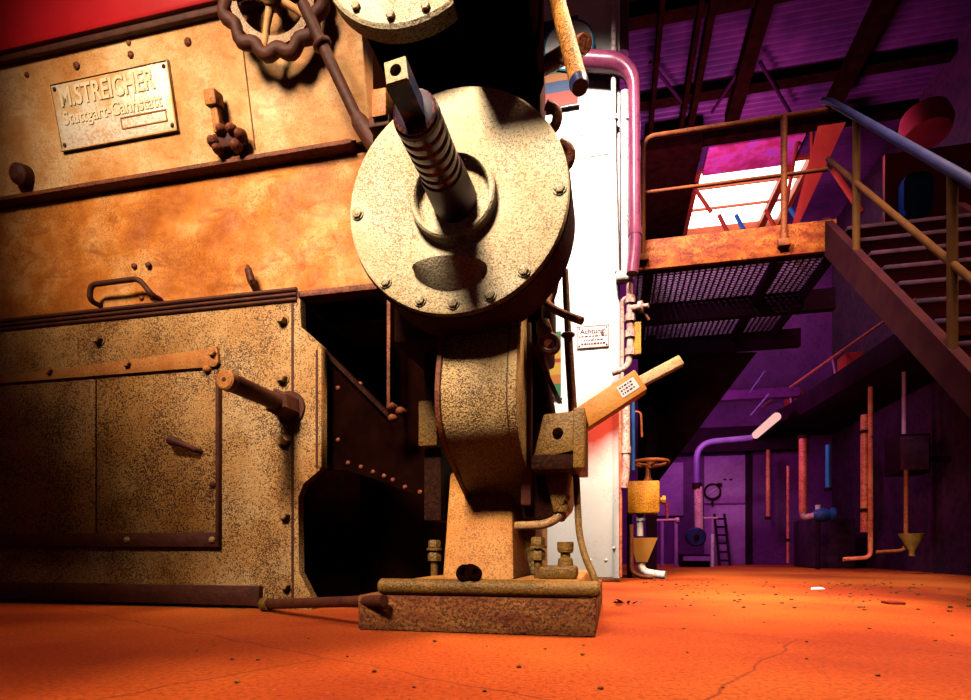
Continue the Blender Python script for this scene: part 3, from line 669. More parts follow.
# ------------------------------------------------------------------ gear housing above
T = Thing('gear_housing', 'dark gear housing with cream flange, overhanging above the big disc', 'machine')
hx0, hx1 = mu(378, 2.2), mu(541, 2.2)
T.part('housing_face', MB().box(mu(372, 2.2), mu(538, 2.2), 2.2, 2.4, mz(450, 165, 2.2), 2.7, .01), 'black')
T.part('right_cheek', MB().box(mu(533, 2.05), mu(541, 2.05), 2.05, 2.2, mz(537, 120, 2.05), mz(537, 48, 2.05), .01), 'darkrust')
T.part('shade_block', MB().box(mu(447, 1.47), mu(526, 1.47), 1.47, 1.9, mz(440, -8, 1.47), 2.7, .03), 'black')  # unseen block added above the view to shade the disc top
T.part('shade_block_rear', MB().box(mu(440, 1.9), mu(519, 1.9), 1.9, 2.42, mz(440, -4, 1.9), 2.7, .03), 'black')  # unseen rear step of the added overhang, back to the housing
T.part('shade_block_back', MB().box(mu(352, 1.72), mu(466, 1.72), 1.672, 2.42, mz(440, -4, 1.72), 2.7, .03), 'black')  # unseen added overhang behind the flange, keeps light off the housing
fc = m(405, -70, 1.60)
T.part('flange', MB().lathe((fc.x, 1.60, fc.z), V((0, 1, 0)), [(0, 0), (0, .270), (.008, .280), (.06, .280), (.07, .27), (.07, 0)], 64), 'disc', label='round cream flange at the top edge')
for th_ in (-75, -100, -128, -45): T.part('flange_bolt', MB().nut((fc.x + .25 * math.cos(R(th_)), 1.60, fc.z + .25 * math.sin(R(th_))), OUT, .014, .012), 'bolt')
b0 = m(378, 102, 2.12)
T.part('bracket_block', MB().box(mu(371.5, 2.1), mu(386, 2.1), 2.1, 2.24, mz(378, 116, 2.1), mz(378, 88, 2.1), .006), 'strap', label='small orange block')
T.part('block_foot', MB().box(mu(368, 2.12), mu(389, 2.12), 2.12, 2.24, mz(378, 126, 2.12), mz(378, 115, 2.12), .006), 'darkrust')
T.done()

# scalloped hand wheel and brace rod
T = Thing('hand_wheel', 'dark scalloped hand wheel in front of the casing at the top', 'hand wheel')
wc = m(272, -6, 2.33); wd = V((.15, -1, -.25))
T.part('rim', MB().torus(wc, wd, .225, .032, 96, 12, .014, 12), 'darkrust')
sp = MB()
dn = wd.normalized(); a_ = dn.orthogonal().normalized(); b2_ = dn.cross(a_)
for k in range(5):
    th_ = k * 2 * math.pi / 5 + .5; d_ = a_ * math.cos(th_) + b2_ * math.sin(th_)
    T.part('spoke', MB().tube([wc + d_ * .04, wc + d_ * .13 + dn * .01, wc + d_ * .22], [.02, .015, .018]), 'hopper')
T.part('hub', MB().lathe(wc - dn * .05, dn, [(0, .045), (.02, .055), (.08, .055), (.10, .04)], 24), 'hopper')
T.part('stem', MB().cyl(wc - dn * .03, wc - dn * .20, .028), 'darkrust')
T.part('scalloped_ring', MB().lathe(wc, dn, [(-.012, .165), (-.012, .20), (.012, .20), (.012, .165)], 48, closed=True), 'bolt')
T.done()
T = Thing('brace_rod', 'dark round brace rod slanting from hand wheel down to the disc edge', 'rod')
r0, r1, r2 = m(303, 4, 2.27), m(357, 118, 2.38), m(384, 160, 2.40)
T.part('rod', MB().tube([r0, r1, r2], .026, 16), 'darkrust')
T.part('sleeve', MB().tube([r1 + (r0 - r1) * .02, r1 + (r2 - r1) * .1, r2], [.027, .038, .040], 16), 'darkrust')
T.part('collar', MB().torus(r0 + (r1 - r0) * .35, r1 - r0, .030, .013, 24, 10), 'darkrust')
T.done()

# crossed bars of the capstan handle
T = Thing('capstan_handle', 'speckled brass capstan handle of two crossed bars, right of the gear housing', 'handle')
a0, a1 = m(553, -14, 1.80), m(580, 87, 1.52)
T.part('bar', MB().tube([a0, a0 + (a1 - a0) * .97, a1], [.024, .024, .021], 20), 'brass')
T.part('bar_tip', MB().tube([a0 + (a1 - a0) * .955, a0 + (a1 - a0) * .97, a1 + (a1 - a0) * .005], [.0245, .026, .021], 20), 'navy')
c0, c1 = m(532, 73, 2.06), m(585, 43, 1.74)
T.part('bar', MB().tube([c0, c0 + (c1 - c0) * .96, c1], [.028, .027, .024], 20), 'rust')
hubc = (c0 + (c1 - c0) * .62 + a0 + (a1 - a0) * .60) / 2
T.part('hub', MB().tube([c0 + (c1 - c0) * .62, hubc, a0 + (a1 - a0) * .62], [.018, .02, .018], 16), 'darkrust')
T.done()

# hose right of the pedestal, rod on the floor
T = Thing('rubber_hose', 'thin orange brown hose running down beside the white pillar to the plinth', 'hose')
hp = [m(565, 270, 2.2), m(568, 335, 2.2), m(573, 415, 2.2), m(576, 470, 2.2), m(579, 535, 2.15), m(586, 560, 2.1), m(594, 580, 2.05)]
hp[-1] = V((hp[-1].x, hp[-1].y, .2)); hp.append(V((hp[-1].x + .012, hp[-1].y, .145)))
T.part('hose', MB().tube(fillet(hp, .12), .013, 12), 'olive')
T.part('upper_sleeve', MB().tube([hp[1], hp[1].lerp(hp[2], .5), hp[2]], .017, 12), 'rust')
T.part('end_clip', MB().torus(hp[1], (0, 0, 1), .02, .007, 20, 8), 'darkrust')
T.done()
fp = [m(380, 598, 1.93), m(268, 609, 2.44)]
T = Thing('floor_rod', 'long dark rod lying on the floor against the plinth corner', 'rod')
p0 = V((mu(384, 1.90), 1.90, .115)); p1 = V((m(268, 609, 2.42).x, 2.42, .035))
T.part('rod', MB().tube([p0, p0.lerp(p1, .5), p1], [.020, .022, .024], 14), 'darkrust')
dd = (p1 - p0).normalized()
T.part('flat_end', MB().tube([p1 - dd * .02, p1 + dd * .03, p1 + dd * .07], [.03, .036, .02], 12), 'olive')
T.done()

# ------------------------------------------------------------------ signs on the pillar
T = Thing('warning_sign', 'small white printed warning sign on the white pillar', 'sign')
sw = PW - .012
a, b_ = mu(577, sw), mu(609, sw); z0, z1 = mz(593, 348, sw), mz(593, 326, sw)
sg = T.part('sign_board', MB().box(a, b_, sw - .006, sw + .004, z0, z1, .002), 'paper')
bd = MB()
for q in ((a, b_, z0, z0 + .006), (a, b_, z1 - .006, z1), (a, a + .006, z0, z1), (b_ - .006, b_, z0, z1)): bd.box(q[0], q[1], sw - .008, sw - .005, q[2], q[3])
T.part('sign_border', bd, 'rust')
for x in (a + .02, b_ - .02):
    for z in (z0 + .02, z1 - .02): T.part('screw', MB().dome((x, sw - .007, z), OUT, .008), 'ink')
fm = MF @ Matrix(((1, 0, 0, (a + b_) / 2), (0, 0, -1, sw - .007), (0, 1, 0, z1 - .068), (0, 0, 0, 1)))
T.part('heading', text_mesh('Achtung!', .062, .002, fm, 'ink', 'heading', 'CENTER'), 'ink')
ln = MB()
for i, (f0, f1) in enumerate(((.06, .94), (.22, .78), (.14, .86))):
    x = a + (b_ - a) * f0; zz = z1 - .098 - i * .034
    while x < a + (b_ - a) * f1:
        w = random.uniform(.008, .03); ln.box(x, x + w, sw - .0085, sw - .0055, zz, zz + .012 + .004 * (i == 2)); x += w + .008
T.part('small_print', ln, 'ink')
T.done()

def stripes(name, label, px0, px1, rows, w):
    T = Thing(name, label, 'sign'); a, b_ = mu(px0, w), mu(px1, w); xm = (px0 + px1) / 2
    T.part('board', MB().box(a - .01, b_ + .01, w, PW - .008, mz(xm, rows[-1][1], w) - .01, mz(xm, rows[0][0], w) + .01), 'paper')
    for y0, y1, k in rows: T.part('stripe', MB().box(a, b_, w - .006, w + .002, mz(xm, y1, w), mz(xm, y0, w)), k)
    T.done()
stripes('striped_board', 'colourful striped board behind the capstan handle, red stripe lowest', 534, 578, ((20, 38, 's_blue'), (38, 62, 's_sky'), (62, 74, 's_green'), (74, 82, 's_orange'), (82, 93, 's_blue'), (93, 107, 's_red')), PW - .05)
stripes('striped_strip', 'narrow green and yellow strip on the pillar beside the hose', 546, 561, ((332, 341, 's_green'), (341, 359, 's_yellow'), (359, 363, 's_red'), (363, 375, 's_yellow'), (375, 384, 's_orange'), (384, 397, 's_green')), PW - .03)
T = Thing('round_plate', 'large white round plate mounted behind the crossed handle bars', 'plate')
q = m(569, 46, PW - .06)
T.part('face', MB().lathe(q, OUT, [(-.02, .215), (.0, .22), (.012, .215), (.016, .20), (.016, 0)], 48), 'pillar')
T.part('rim', MB().torus(q + OUT * .005, OUT, .218, .012, 56, 8), 'tealpaint')
T.done()

# ------------------------------------------------------------------ pipes beside the pillar
def pipe(name, label, pts, r, k, rad=.1, joints=(), group='pipes beside the white pillar', kj=None):
    T = Thing(name, label, 'pipe', group)
    pts = [V(p) for p in pts]
    T.part('pipe_run', MB().tube(fillet(pts, rad) if len(pts) > 2 else pts, r, 14), k)
    for p, d, f in joints: T.part('pipe_joint', MB().lathe(V(p) - V(d) * r * .9, d, [(0, r), (0, r * f), (r * 1.8, r * f), (r * 1.8, r)], 16), kj or k)
    return T.done()
GW = 5.12
def P(px, py, w=GW): return m(px, py, w)
T = Thing('steam_pipe', 'fat magenta pipe bending down from the pillar top', 'pipe', 'pipes beside the white pillar')
pp = fillet([P(580, 61, 5.08), P(634, 61, 5.08) + V((0, 0, -.03)), P(635, 250, 5.02), P(632, 274, 5.0)], .36, 12)
T.part('pipe_run', MB().tube(pp, [.085] * 2 + [.085 - .035 * min(1, k / 11) for k in range(12)] + [.05] * (len(pp) - 14), 18), 'pinkpipe')
T.part('pipe_joint', MB().lathe(P(635, 232, 5.03), (0, 0, 1), [(-.03, .05), (-.03, .058), (.03, .058), (.03, .05)], 18), 'pinkpipe')
T.done()
pipe('water_pipe', 'bright white thick pipe just right of the pillar edge', [P(624.5, 92), P(625, 272)], .034, 'whitepipe', .1, ((P(626, 118), (0, 0, 1), 1.25),))
pipe('water_pipe', 'thinner white pipe hard against the pillar edge', [P(613.5, -10), P(613.5, 150), P(617, 272)], .022, 'whitepipe', .3, ((P(615, 118), (0, 0, 1), 1.3),))
pipe('steam_pipe', 'short magenta pipe at the photo top above the bend', [P(622, -20, 5.3), P(622, 55, 5.3)], .06, 'pinkpipe')
T = Thing('pipe_manifold', 'rose coloured manifold of valves halfway down the pillar edge', 'pipework', 'pipes beside the white pillar')
t_ = MB(); z = P(625, 277).z
t_.cyl(P(616, 278) + V((0, 0, 0)), P(634, 277), .055, n=18, ch=.01); T.part('tee_body', t_, 'whitepipe')
T.part('riser', MB().tube(fillet([P(629.5, 280), P(630, 350), P(628, 368), P(612, 373)], .12), .028, 14), 'rosepipe')
T.part('bypass', MB().tube(fillet([P(630, 296), P(622, 300), P(622, 330), P(622, 400), P(624, 405)], .06), .018, 12), 'rosepipe')
for y in (300, 318, 334, 352): T.part('union', MB().lathe(P(630, y), (0, 0, 1), [(-.03, .028), (-.03, .045), (.03, .045), (.03, .028)], 8), 'rosepipe')
T.part('valve_bonnet', MB().lathe(P(631, 309), (1, -.3, 0), [(0, .03), (.06, .03), (.065, .05), (.10, .05), (.105, .02), (.15, .02)], 16), 'rosepipe')
T.part('valve_lever', MB().tube([P(640, 309), P(646, 315), P(649, 320)], .012, 8), 'rust')
T.part('bracket', MB().box(P(633, 300).x, P(641, 300).x, GW, GW + .04, P(637, 354).z, P(637, 322).z), 'valve')
T.done()
pipe('water_pipe', 'rose white drop pipe below the lever', [P(626, 392), P(626, 470), P(624, 488)], .034, 'rosepipe', .1, ((P(626, 450), (0, 0, 1), 1.25),))
pipe('water_pipe', 'thin red pipe against the pillar below the lever', [P(620, 385), P(620.5, 500), P(620.5, 577)], .014, 'redpipe', .1)
pipe('blue_conduit', 'narrow blue conduit behind the drop pipe', [P(633, 395, 5.3), P(633, 470, 5.3)], .018, 'bluepaint', .1)
pipe('hook_conduit', 'thin hooked wire pipe right of the drop pipe', [P(632, 412, 5.3), P(641, 412, 5.3), P(642, 437, 5.3)], .010, 'rail', .04)

# valve with hand wheel, funnel
VW = 5.85
def Q(px, py, w=VW): return m(px, py, w)
T = Thing('gate_valve', 'ochre box shaped gate valve with flat hand wheel, right of the pillar foot', 'valve')
a, b_ = Q(627, 500).x, Q(659, 500).x
T.part('body', MB().box(a, b_, VW - .12, VW + .16, Q(643, 514).z, Q(643, 482).z, .02), 'valve')
T.part('spindle', MB().lathe((Q(648, 480).x, VW, Q(648, 483).z), (0, 0, 1), [(0, .05), (.03, .045), (.05, .028), (.10, .024), (.17, .02), (.18, .02)], 16), 'rail')
wc = V((Q(650, 463).x, VW, Q(650, 463).z))
T.part('wheel_rim', MB().torus(wc, (0, .05, 1), .175, .018, 48, 10), 'rail')
for k in range(4):
    th_ = k * math.pi / 2 + .4; d_ = V((math.cos(th_), math.sin(th_), 0))
    T.part('wheel_spoke', MB().tube([wc + d_ * .02 + V((0, 0, -.02)), wc + d_ * .1 + V((0, 0, -.015)), wc + d_ * .172], .012, 8), 'rail')
T.part('wheel_hub', MB().cyl(wc + V((0, 0, -.05)), wc + V((0, 0, .02)), .035), 'rail')
T.part('side_plug', MB().lathe(Q(659, 500), (1, 0, 0), [(0, .03), (.03, .03), (.032, .042), (.06, .042)], 8), 'valve')
T.part('drain_pipe', MB().cyl(Q(640, 514), Q(640, 536), .032, n=16), 'whitepipe')
T.part('drain_flange', MB().lathe((Q(640, 519).x, VW, Q(640, 521).z), (0, 0, 1), [(0, .05), (.02, .055), (.03, .05)], 18), 'whitepipe')
T.part('foot_post', MB().box(a + .0, a + .05, VW + .05, VW + .1, 0, Q(643, 512).z), 'dark')
T.done()
T = Thing('drain_funnel', 'orange drain funnel with bent white outlet pipe, under the gate valve', 'funnel')
zt_, zb = Q(642, 538).z, Q(642, 562).z
vs = []; 
for z, a_, b2_, d_ in ((zt_, Q(629, 538).x, Q(656.5, 538).x, .15), (zb, Q(636, 562).x, Q(647, 562).x, .055)):
    vs += [(a_, VW - d_, z), (b2_, VW - d_, z), (b2_, VW + d_, z), (a_, VW + d_, z)]
vs += [(x * .94 + Q(642, 540).x * .06, VW + (y - VW) * .9, z) for x, y, z in vs]
fs = [(0, 1, 5, 4), (1, 2, 6, 5), (2, 3, 7, 6), (3, 0, 4, 7), (8, 12, 13, 9), (9, 13, 14, 10), (10, 14, 15, 11), (11, 15, 12, 8), (0, 8, 9, 1), (1, 9, 10, 2), (2, 10, 11, 3), (3, 11, 8, 0), (4, 5, 13, 12), (5, 6, 14, 13), (6, 7, 15, 14), (7, 4, 12, 15)]
T.part('hopper', MB().raw(vs, fs), 'funnel')
oc = V((Q(641, 562).x, VW, zb))
T.part('outlet', MB().tube(fillet([oc + V((0, 0, .03)), oc + V((.0, -.01, -.07)), V((oc.x + .10, VW - .06, .05)), V((oc.x + .22, VW - .10, .035))], .12), [.05] * 18 + [.034], 14) if False else MB().tube(fillet([oc + V((0, 0, .03)), V((oc.x + .01, VW - .01, .075)), V((oc.x + .11, VW - .06, .048)), V((oc.x + .22, VW - .10, .040))], .1), .038, 14), 'whitepipe')
T.part('side_pipe', MB().tube(fillet([V((Q(631, 520).x, VW - .14, Q(631, 525).z)), V((Q(631, 520).x, VW - .14, .07)), V((Q(640, 520).x, VW - .16, .025)), V((Q(652, 520).x, VW - .16, .022))], .1), .02, 12), 'rust')
T.done()

# ------------------------------------------------------------------ platform, railing, stairs
DW_ = 5.4; zb, zt_ = 2.83, 3.085
du0, du1 = mu(635, DW_), mu(836, DW_)
T = Thing('steel_platform', 'raised steel platform with rusty orange toe board and grated deck', 'platform')
T.part('toe_board', MB().box(du0, du1, DW_ - .02, DW_ + .02, zb - .01, zt_, .004), 'toe', label='rusty orange toe board')
gb = MB(); dk = 7.4
n = int((dk - DW_) / .05)
for i in range(n): w = DW_ + .04 + i * .05; gb.box(du0 + .02, du1 - .02, w, w + .016, zb + .04, zb + .055)
n = int((du1 - du0) / .055)
for i in range(n): u = du0 + .03 + i * .055; gb.box(u, u + .018, DW_ + .03, dk, zb + .045, zb + .06)
T.part('grating', gb, 'grate')
for w in (DW_ + .02, 6.28, dk - .05): T.part('cross_beam', MB().box(du0, du1 + .3 * (w > 6), w, w + .09, zb - .16 * (w > 6), zb + .045), 'beam')
for px in (646, 777): 
    u = mu(px, DW_); T.part('joist', MB().box(u, u + .07, DW_ + .02, dk, zb - .05, zb + .04), 'beam')
T.part('deck_end', MB().box(du1 - .02, du1 + .01, DW_, dk, zb - .06, zt_ - .05), 'beam')
for px in (646,): u = mu(px, 7.2); T.part('support_leg', MB().box(u, u + .12, 7.1, 7.22, 0, zb), 'beam')
# large diagonal knee brace under the deck
k0, k1 = m(662, 350, 7.0), m(640, 480, 7.0)
T.part('knee_brace', MB().hexa([m(638, 354, 7.1), m(757, 352, 7.1), m(757, 352, 7.3), m(638, 354, 7.3)], [m(638, 500, 7.1), m(652, 490, 7.1), m(652, 490, 7.3), m(638, 500, 7.3)], .0), 'black')
T.done()
T = Thing('platform_railing', 'rusty tube railing standing along the platform edge before the skylight', 'railing')
zr = 4.00; zm = 3.50
ra, rb = mu(642.5, DW_), mu(826, DW_)
T.part('top_rail', MB().tube(fillet([(ra, DW_ - .04, zt_ - .2), (ra, DW_ - .04, zr), (rb, DW_ - .04, zr)], .12), .024, 12), 'rail')
T.part('mid_rail', MB().tube([(ra - .05, DW_ - .04, zm), (rb, DW_ - .04, zm)], .017, 12), 'rail')
for px in (784,):
    u = mu(px, DW_ - .04); T.part('post', MB().tube([(u, DW_ - .04, zt_ - .18), (u, DW_ - .04, zr)], .026, 12), 'rail')
for u in (ra, mu(784, DW_ - .04)):
    T.part('post_clamp', MB().box(u - .05, u + .05, DW_ - .07, DW_ - .015, zt_ - .2, zt_ - .14, .006), 'rail')
T.done()
T = Thing('steel_staircase', 'dark steel staircase descending from the platform towards the right edge', 'staircase')
su = mu(828, DW_); k = .97; zs = 3.06; swd = 1.0; L_ = (zs) / k
def stringer(u): return MB().hexa([(u - .03, DW_ + .05, zs - .22), (u + .03, DW_ + .05, zs - .22), (u + .03, DW_ - L_ + .05, -.0), (u - .03, DW_ - L_ + .05, -.0)], [(u - .03, DW_ + .05, zs + .08), (u + .03, DW_ + .05, zs + .08), (u + .03, DW_ - L_ - .1, 0.06), (u - .03, DW_ - L_ - .1, 0.06)])
T.part('stringer', stringer(su), 'stair'); T.part('stringer', stringer(su + swd), 'stair')
for i in range(1, 14):
    z = zs - i * .205; w = DW_ - i * .205 / k
    T.part('tread', MB().box(su + .03, su + swd - .03, w - .12, w + .12, z - .03, z, .004), 'plumwall')
def rail_pt(s, h): return V((su, DW_ - s, zs - k * s + h))
T.part('hand_rail', MB().tube([rail_pt(-.12, 1.02), rail_pt(.05, 1.05), rail_pt(2.9, 1.05)], .028, 12), 'railblue', label='blue handrail')
T.part('mid_rail', MB().tube([rail_pt(.0, .55), rail_pt(2.9, .55)], .02, 12), 'stairpost')
for s in (.58, 1.83): T.part('post', MB().tube([rail_pt(s, -.08), rail_pt(s, 1.05)], .026, 12), 'stairpost')
T.done()

# duct and liner panel under the roof by the skylight
q0, q1 = mzp(645, 150, 5.6), mzp(702, 150, 5.6)
single('roof_duct', MB().box(q0.x, q1.x, 7.95, FW, 5.6, 5.95, .02), 'black', 'black roof duct left of the bright skylight', 'duct')
single('liner_panel', MB().box(sk0 + .02, sk1 - .3, 8.46, skn - .07, 5.86, 5.90), 'pinkpanel', 'mottled pink liner panel under the roof just before the skylight', 'panel')
def strut(label, p, q, r, k='orangestrut'): return single('roof_strut', MB().tube([p, q], r, 10), k, label, 'strut', 'struts beside the skylight')
a, b_ = mzp(846, 122, 5.9), m(796, 232, 8.8)
single('strut_plate', MB().hexa([mzp(818, 126, 5.6), mzp(846, 122, 5.6), mzp(846, 122, 5.68), mzp(818, 126, 5.68)], [m(792, 226, 8.6), m(798, 226, 8.6), m(798, 226, 8.7), m(792, 226, 8.7)]), 'orangestrut', 'broad slanting orange strut plate at the skylight right end', 'strut')
strut('thin orange strut leaning across the small skylight pane', m(800, 128, 8.6), m(786, 205, 8.6), .025)
strut('thin orange strut crossing just left of the broad strut plate', m(812, 128, 8.5), m(812, 190, 8.5), .025)
strut('thin orange strut inclined to lower right below the handrail', m(822, 152, 8.4), m(862, 212, 8.4), .04)
for (x0, y0, x1, y1, kk, lb) in ((694, 187, 711, 212, 'orangestrut', 'short orange stay across the skylight left part'), (719, 215, 732, 241, 'orangestrut', 'slanting orange stay at the skylight lower edge, left one'), (736, 215, 748, 238, 'tealpaint', 'slanting teal stay at the skylight lower edge'), (766, 210, 778, 234, 'orangestrut', 'slanting orange stay at the skylight lower edge, right one'), (790, 208, 804, 230, 'tealpaint', 'short teal stay at the small skylight pane')):
    strut(lb, m(x0, y0, 9.3), m(x1, y1, 9.3), .03, kk)

# ------------------------------------------------------------------ far wall and hall
dn_ = bpy.data.objects.new('door_1', None); COL.objects.link(dn_); dn_['kind'] = 'structure'
fw = FW - .02
def X(px, py, w=fw): return m(px, py, w)
struct('door_panel', MB().box(X(704, 500).x, X(745, 500).x, fw - .03, fw, 0, X(725, 456).z, .005), 'lilac', dn_)
struct('door_frame', MB().box(X(745, 500).x, X(751, 500).x, fw - .06, fw, 0, X(725, 452).z), 'beam', dn_)
struct('door_crossbar', MB().box(X(704, 500).x, X(745, 500).x, fw - .05, fw - .02, X(725, 504.5).z, X(725, 503).z), 'violet', dn_)
sl = MB()
for px in (723, 729): sl.box(X(px, 500).x, X(px + 3, 500).x, fw - .04, fw - .02, X(px, 480.5).z, X(px, 479).z)
struct('door_slots', sl, 'beam', dn_)
single('wall_panel', MB().box(X(655, 500).x, X(683, 500).x, fw - .04, FW, .9, X(670, 463).z, .004), 'lilac', 'lilac wall panel behind the gate valve hand wheel', 'panel')
T = Thing('ring_gauge', 'dark ring shaped gauge hanging on the lilac door', 'gauge')
gc = X(712.5, 491.5, fw - .08)
T.part('ring', MB().torus(gc, OUT, .135, .018, 32, 8), 'dark'); T.part('needle', MB().tube([gc + V((-.07, 0, -.06)), gc + V((.07, 0, .06))], .012, 8), 'lilacpipe')
T.part('lug', MB().box(gc.x + .08, gc.x + .16, gc.y - .02, gc.y + .05, gc.z + .10, gc.z + .15), 'dark'); T.part('stem', MB().cyl(gc + V((0, 0, -.25)), gc + V((0, 0, -.13)), .02), 'dark'); T.part('glass_back', MB().lathe(gc + V((0, .02, 0)), OUT, [(0, .13), (.01, .13)], 28), 'lilac')
T.done()
LW = 9.6
def Y(px, py, w=LW): return m(px, py, w)
T = Thing('goose_neck_pipe', 'lilac gooseneck pipe before the far door, bent to the right at top', 'pipe')
T.part('upper_run', MB().tube(fillet([Y(696.5, 485), Y(696.5, 443), Y(752, 438)], .28), .048, 14), 'dimlilac')
T.part('lower_run', MB().cyl(Y(699, 533), Y(698, 487), .068, n=16), 'rosepipe'); T.part('joint', MB().cyl(Y(697, 489), Y(697, 483), .075, n=16), 'dark')
T.done()
T = Thing('blue_pump', 'round dark blue pump wheel at the gooseneck pipe foot', 'pump')
pc = V((Y(695, 537).x, LW - .15, Y(695, 537).z))
T.part('casing', MB().lathe(pc, (0, 1, 0), [(0, .02), (0, .13), (.02, .15), (.2, .15), (.25, .1)], 28), 'navy'); T.part('hub', MB().lathe(pc, OUT, [(-.02, .04), (.03, .04), (.04, .02)], 16), 'dark')
T.part('skid', MB().box(Y(681, 550).x, Y(709, 550).x, LW - .1, LW + .3, .0, .2), 'dark'); T.part('skid_rail', MB().box(Y(682, 550).x, Y(708.5, 550).x, LW - .16, LW - .1, .10, .17), 'lilac')
T.done()
T = Thing('flow_pipe', 'horizontal rose pipe with couplings left of the blue pump', 'pipe')
T.part('run', MB().cyl(Y(648, 521), Y(678, 520), .026, n=12), 'rosepipe')
for px in (650, 677): T.part('coupling', MB().cyl(Y(px - 2, 520.5), Y(px + 2, 520.5), .05, n=12), 'rosepipe')
T.part('drop', MB().cyl(Y(662, 521), V((Y(662, 521).x, LW, 0)), .03, n=12), 'lilacpipe'); T.part('drop', MB().cyl(Y(676, 521), V((Y(676, 521).x, LW, 0)), .03, n=12), 'lilacpipe')
T.part('gauge_post', MB().tube([Y(667, 520), Y(667, 508), Y(667, 503)], [.02, .03, .04], 10), 'redpipe')
T.done()
T = Thing('white_post', 'thin white post between blue pump and small ladder', 'post')
T.part('shaft', MB().cyl(V((Y(712.5, 560).x, LW, 0)), Y(712.5, 534), .026, n=12), 'whitepipe'); T.part('neck', MB().cyl(Y(712.5, 534), Y(712.5, 519), .014, n=10), 'lilacpipe'); T.part('cross_arm', MB().cyl(Y(703, 518), Y(718, 518), .014, n=10), 'rosepipe')
T.done()
T = Thing('short_ladder', 'short dark ladder leaning on the lilac far door', 'ladder')
for px in (719.5, 730): T.part('rail', MB().cyl(V((Y(px, 560, 10.4).x, 10.4, 0)), V((Y(px, 560, 10.4).x, 10.9, Y(px, 513, 10.6).z)), .022, n=8), 'beam')
for i in range(6): 
    f = (i + .6) / 6.2; w = 10.4 + .5 * f; z = Y(725, 513, 10.6).z * f
    T.part('rung', MB().cyl((Y(719.5, 560, 10.4).x, w, z), (Y(730, 560, 10.4).x, w, z), .018, n=8), 'beam')
T.done()

# gallery along the right wall, with its fluorescent lamp
g0u = m(925, 350, 6.25).x
gz = 2.3
ga = mzp(757, 440, gz); gb_ = mzp(925, 348, gz)
T = Thing('side_gallery', 'dark gallery deck along the right wall beyond the stairs', 'gallery')
T.part('deck', MB().hexa([(gb_.x, gb_.y - 1.6, gz), (ur, gb_.y - 1.6, gz), (ur, ga.y, gz), (ga.x, ga.y, gz)], [(gb_.x, gb_.y - 1.6, gz + .28), (ur, gb_.y - 1.6, gz + .28), (ur, ga.y, gz + .28), (ga.x, ga.y, gz + .28)], .01), 'beam')
ed = (gb_ - ga)
T.part('edge_rail', MB().tube([ga + V((0, 0, .55)), ga + ed * .5 + V((0, 0, .55)), gb_ + V((0, 0, .55))], .018, 8), 'redpipe')
for f in (.02, .3, .6): T.part('post', MB().cyl(ga + ed * f + V((.05, 0, .26)), ga + ed * f + V((.0, 0, .57)), .016, n=8), 'lilacpipe')
for (x0, y0), (x1, y1) in (((750, 392), (765, 371)), ((751, 415), (769, 394))): T.part('stay_rod', MB().cyl(m(x0, y0, 9.2), m(x1, y1, 8.6), .012, n=8), 'dimlilac')
for f in (.25, .62): T.part('deck_box', MB().box((ga + ed * f).x + .05, (ga + ed * f).x + .25, (ga + ed * f).y - .2, (ga + ed * f).y + .1, gz + .27, gz + .52, .01), 'redsheet')
T.done()
T = Thing('ceiling_lamp', 'lit fluorescent lamp at the gallery far end', 'lamp')
l0, l1 = mzp(757, 436, gz - .05), mzp(778, 418, gz - .05)
T.part('tube', MB().hexa([m(755, 437, l0.y), m(761, 433, l0.y), m(774, 423, l1.y), m(773, 424, l1.y)], [m(757, 425, l0.y), m(761, 426, l0.y), m(774, 413, l1.y), m(771, 414, l1.y)]) if False else MB().tube([l0 + V((-.02, 0, .02)), l1 + V((-.02, 0, .02))], .065, 12), 'tube')
T.part('housing', MB().tube([l0 + V((.06, 0, .05)), l1 + V((.06, 0, .05))], .10, 8), 'beam')
T.done()
# beams in the hall behind the platform
for lb, y0, y1, w, k in (('broad plum crane beam highest across the far hall', 392, 401, 9.9, 'violet'), ('plum crane beam lower across the far hall', 418, 424, 10.3, 'lilac'), ('dark header beam right above the far door', 428, 452, 10.9, 'beam')):
    single('hall_beam', MB().box(m(640, 400, w).x, m(700 if 'lower' in lb else 800, 400, w).x, w, w + .15, mz(700, y1, w), mz(700, y0, w)), k, lb, 'beam', 'beams across the far hall')

# pipes on the right wall
def vpipe(label, px, y0, y1, w, r, k, foot=False, nm='wall_pipe', shoes=()):
    T = Thing(nm, label, 'pipe', 'pipes along the right wall')
    q0, q1 = m(px, y1, w), m(px, y0, w); q0.x = q1.x
    T.part('run', MB().cyl(q0, q1, r, n=14), k)
    if foot: T.part('foot_elbow', MB().tube(fillet([q0 + V((0, 0, .05)), q0 + V((0, 0, -.12)), q0 + V((-.3, 0, -.14))], .12), r, 10), k)
    for y in shoes: T.part('clip', MB().cyl(m(px, y + 1.5, w), m(px, y - 1.5, w), r * 1.4, n=12), 'dark')
    return T.done()
vpipe('slim coral pipe right of the far lilac door', 768, 450, 518, 10.6, .034, 'redpipe', shoes=(518,))
vpipe('very thin coral pipe reaching the floor, left of the thick coral pipe', 788, 466, 563, 9.8, .022, 'redpipe', shoes=(540,))
vpipe('thick glowing coral pipe with flange foot, middle of the right wall', 803, 436, 513, 9.0, .055, 'redpipe', shoes=(437,))
vpipe('teal pipe hanging right of the thick coral pipe', 828, 445, 489, 9.0, .034, 'tealpaint', shoes=(489,))
vpipe('stout coral pipe with collars, left one of the pair', 865, 415, 532, 8.0, .05, 'redpipe', shoes=(432, 510))
vpipe('taller slim coral pipe with elbow foot, right one of the pair', 870.5, 387, 548, 7.9, .028, 'redpipe', True)
vpipe('slim lilac conduit above the dark switch box', 904, 364, 434, 7.4, .022, 'lilacpipe')
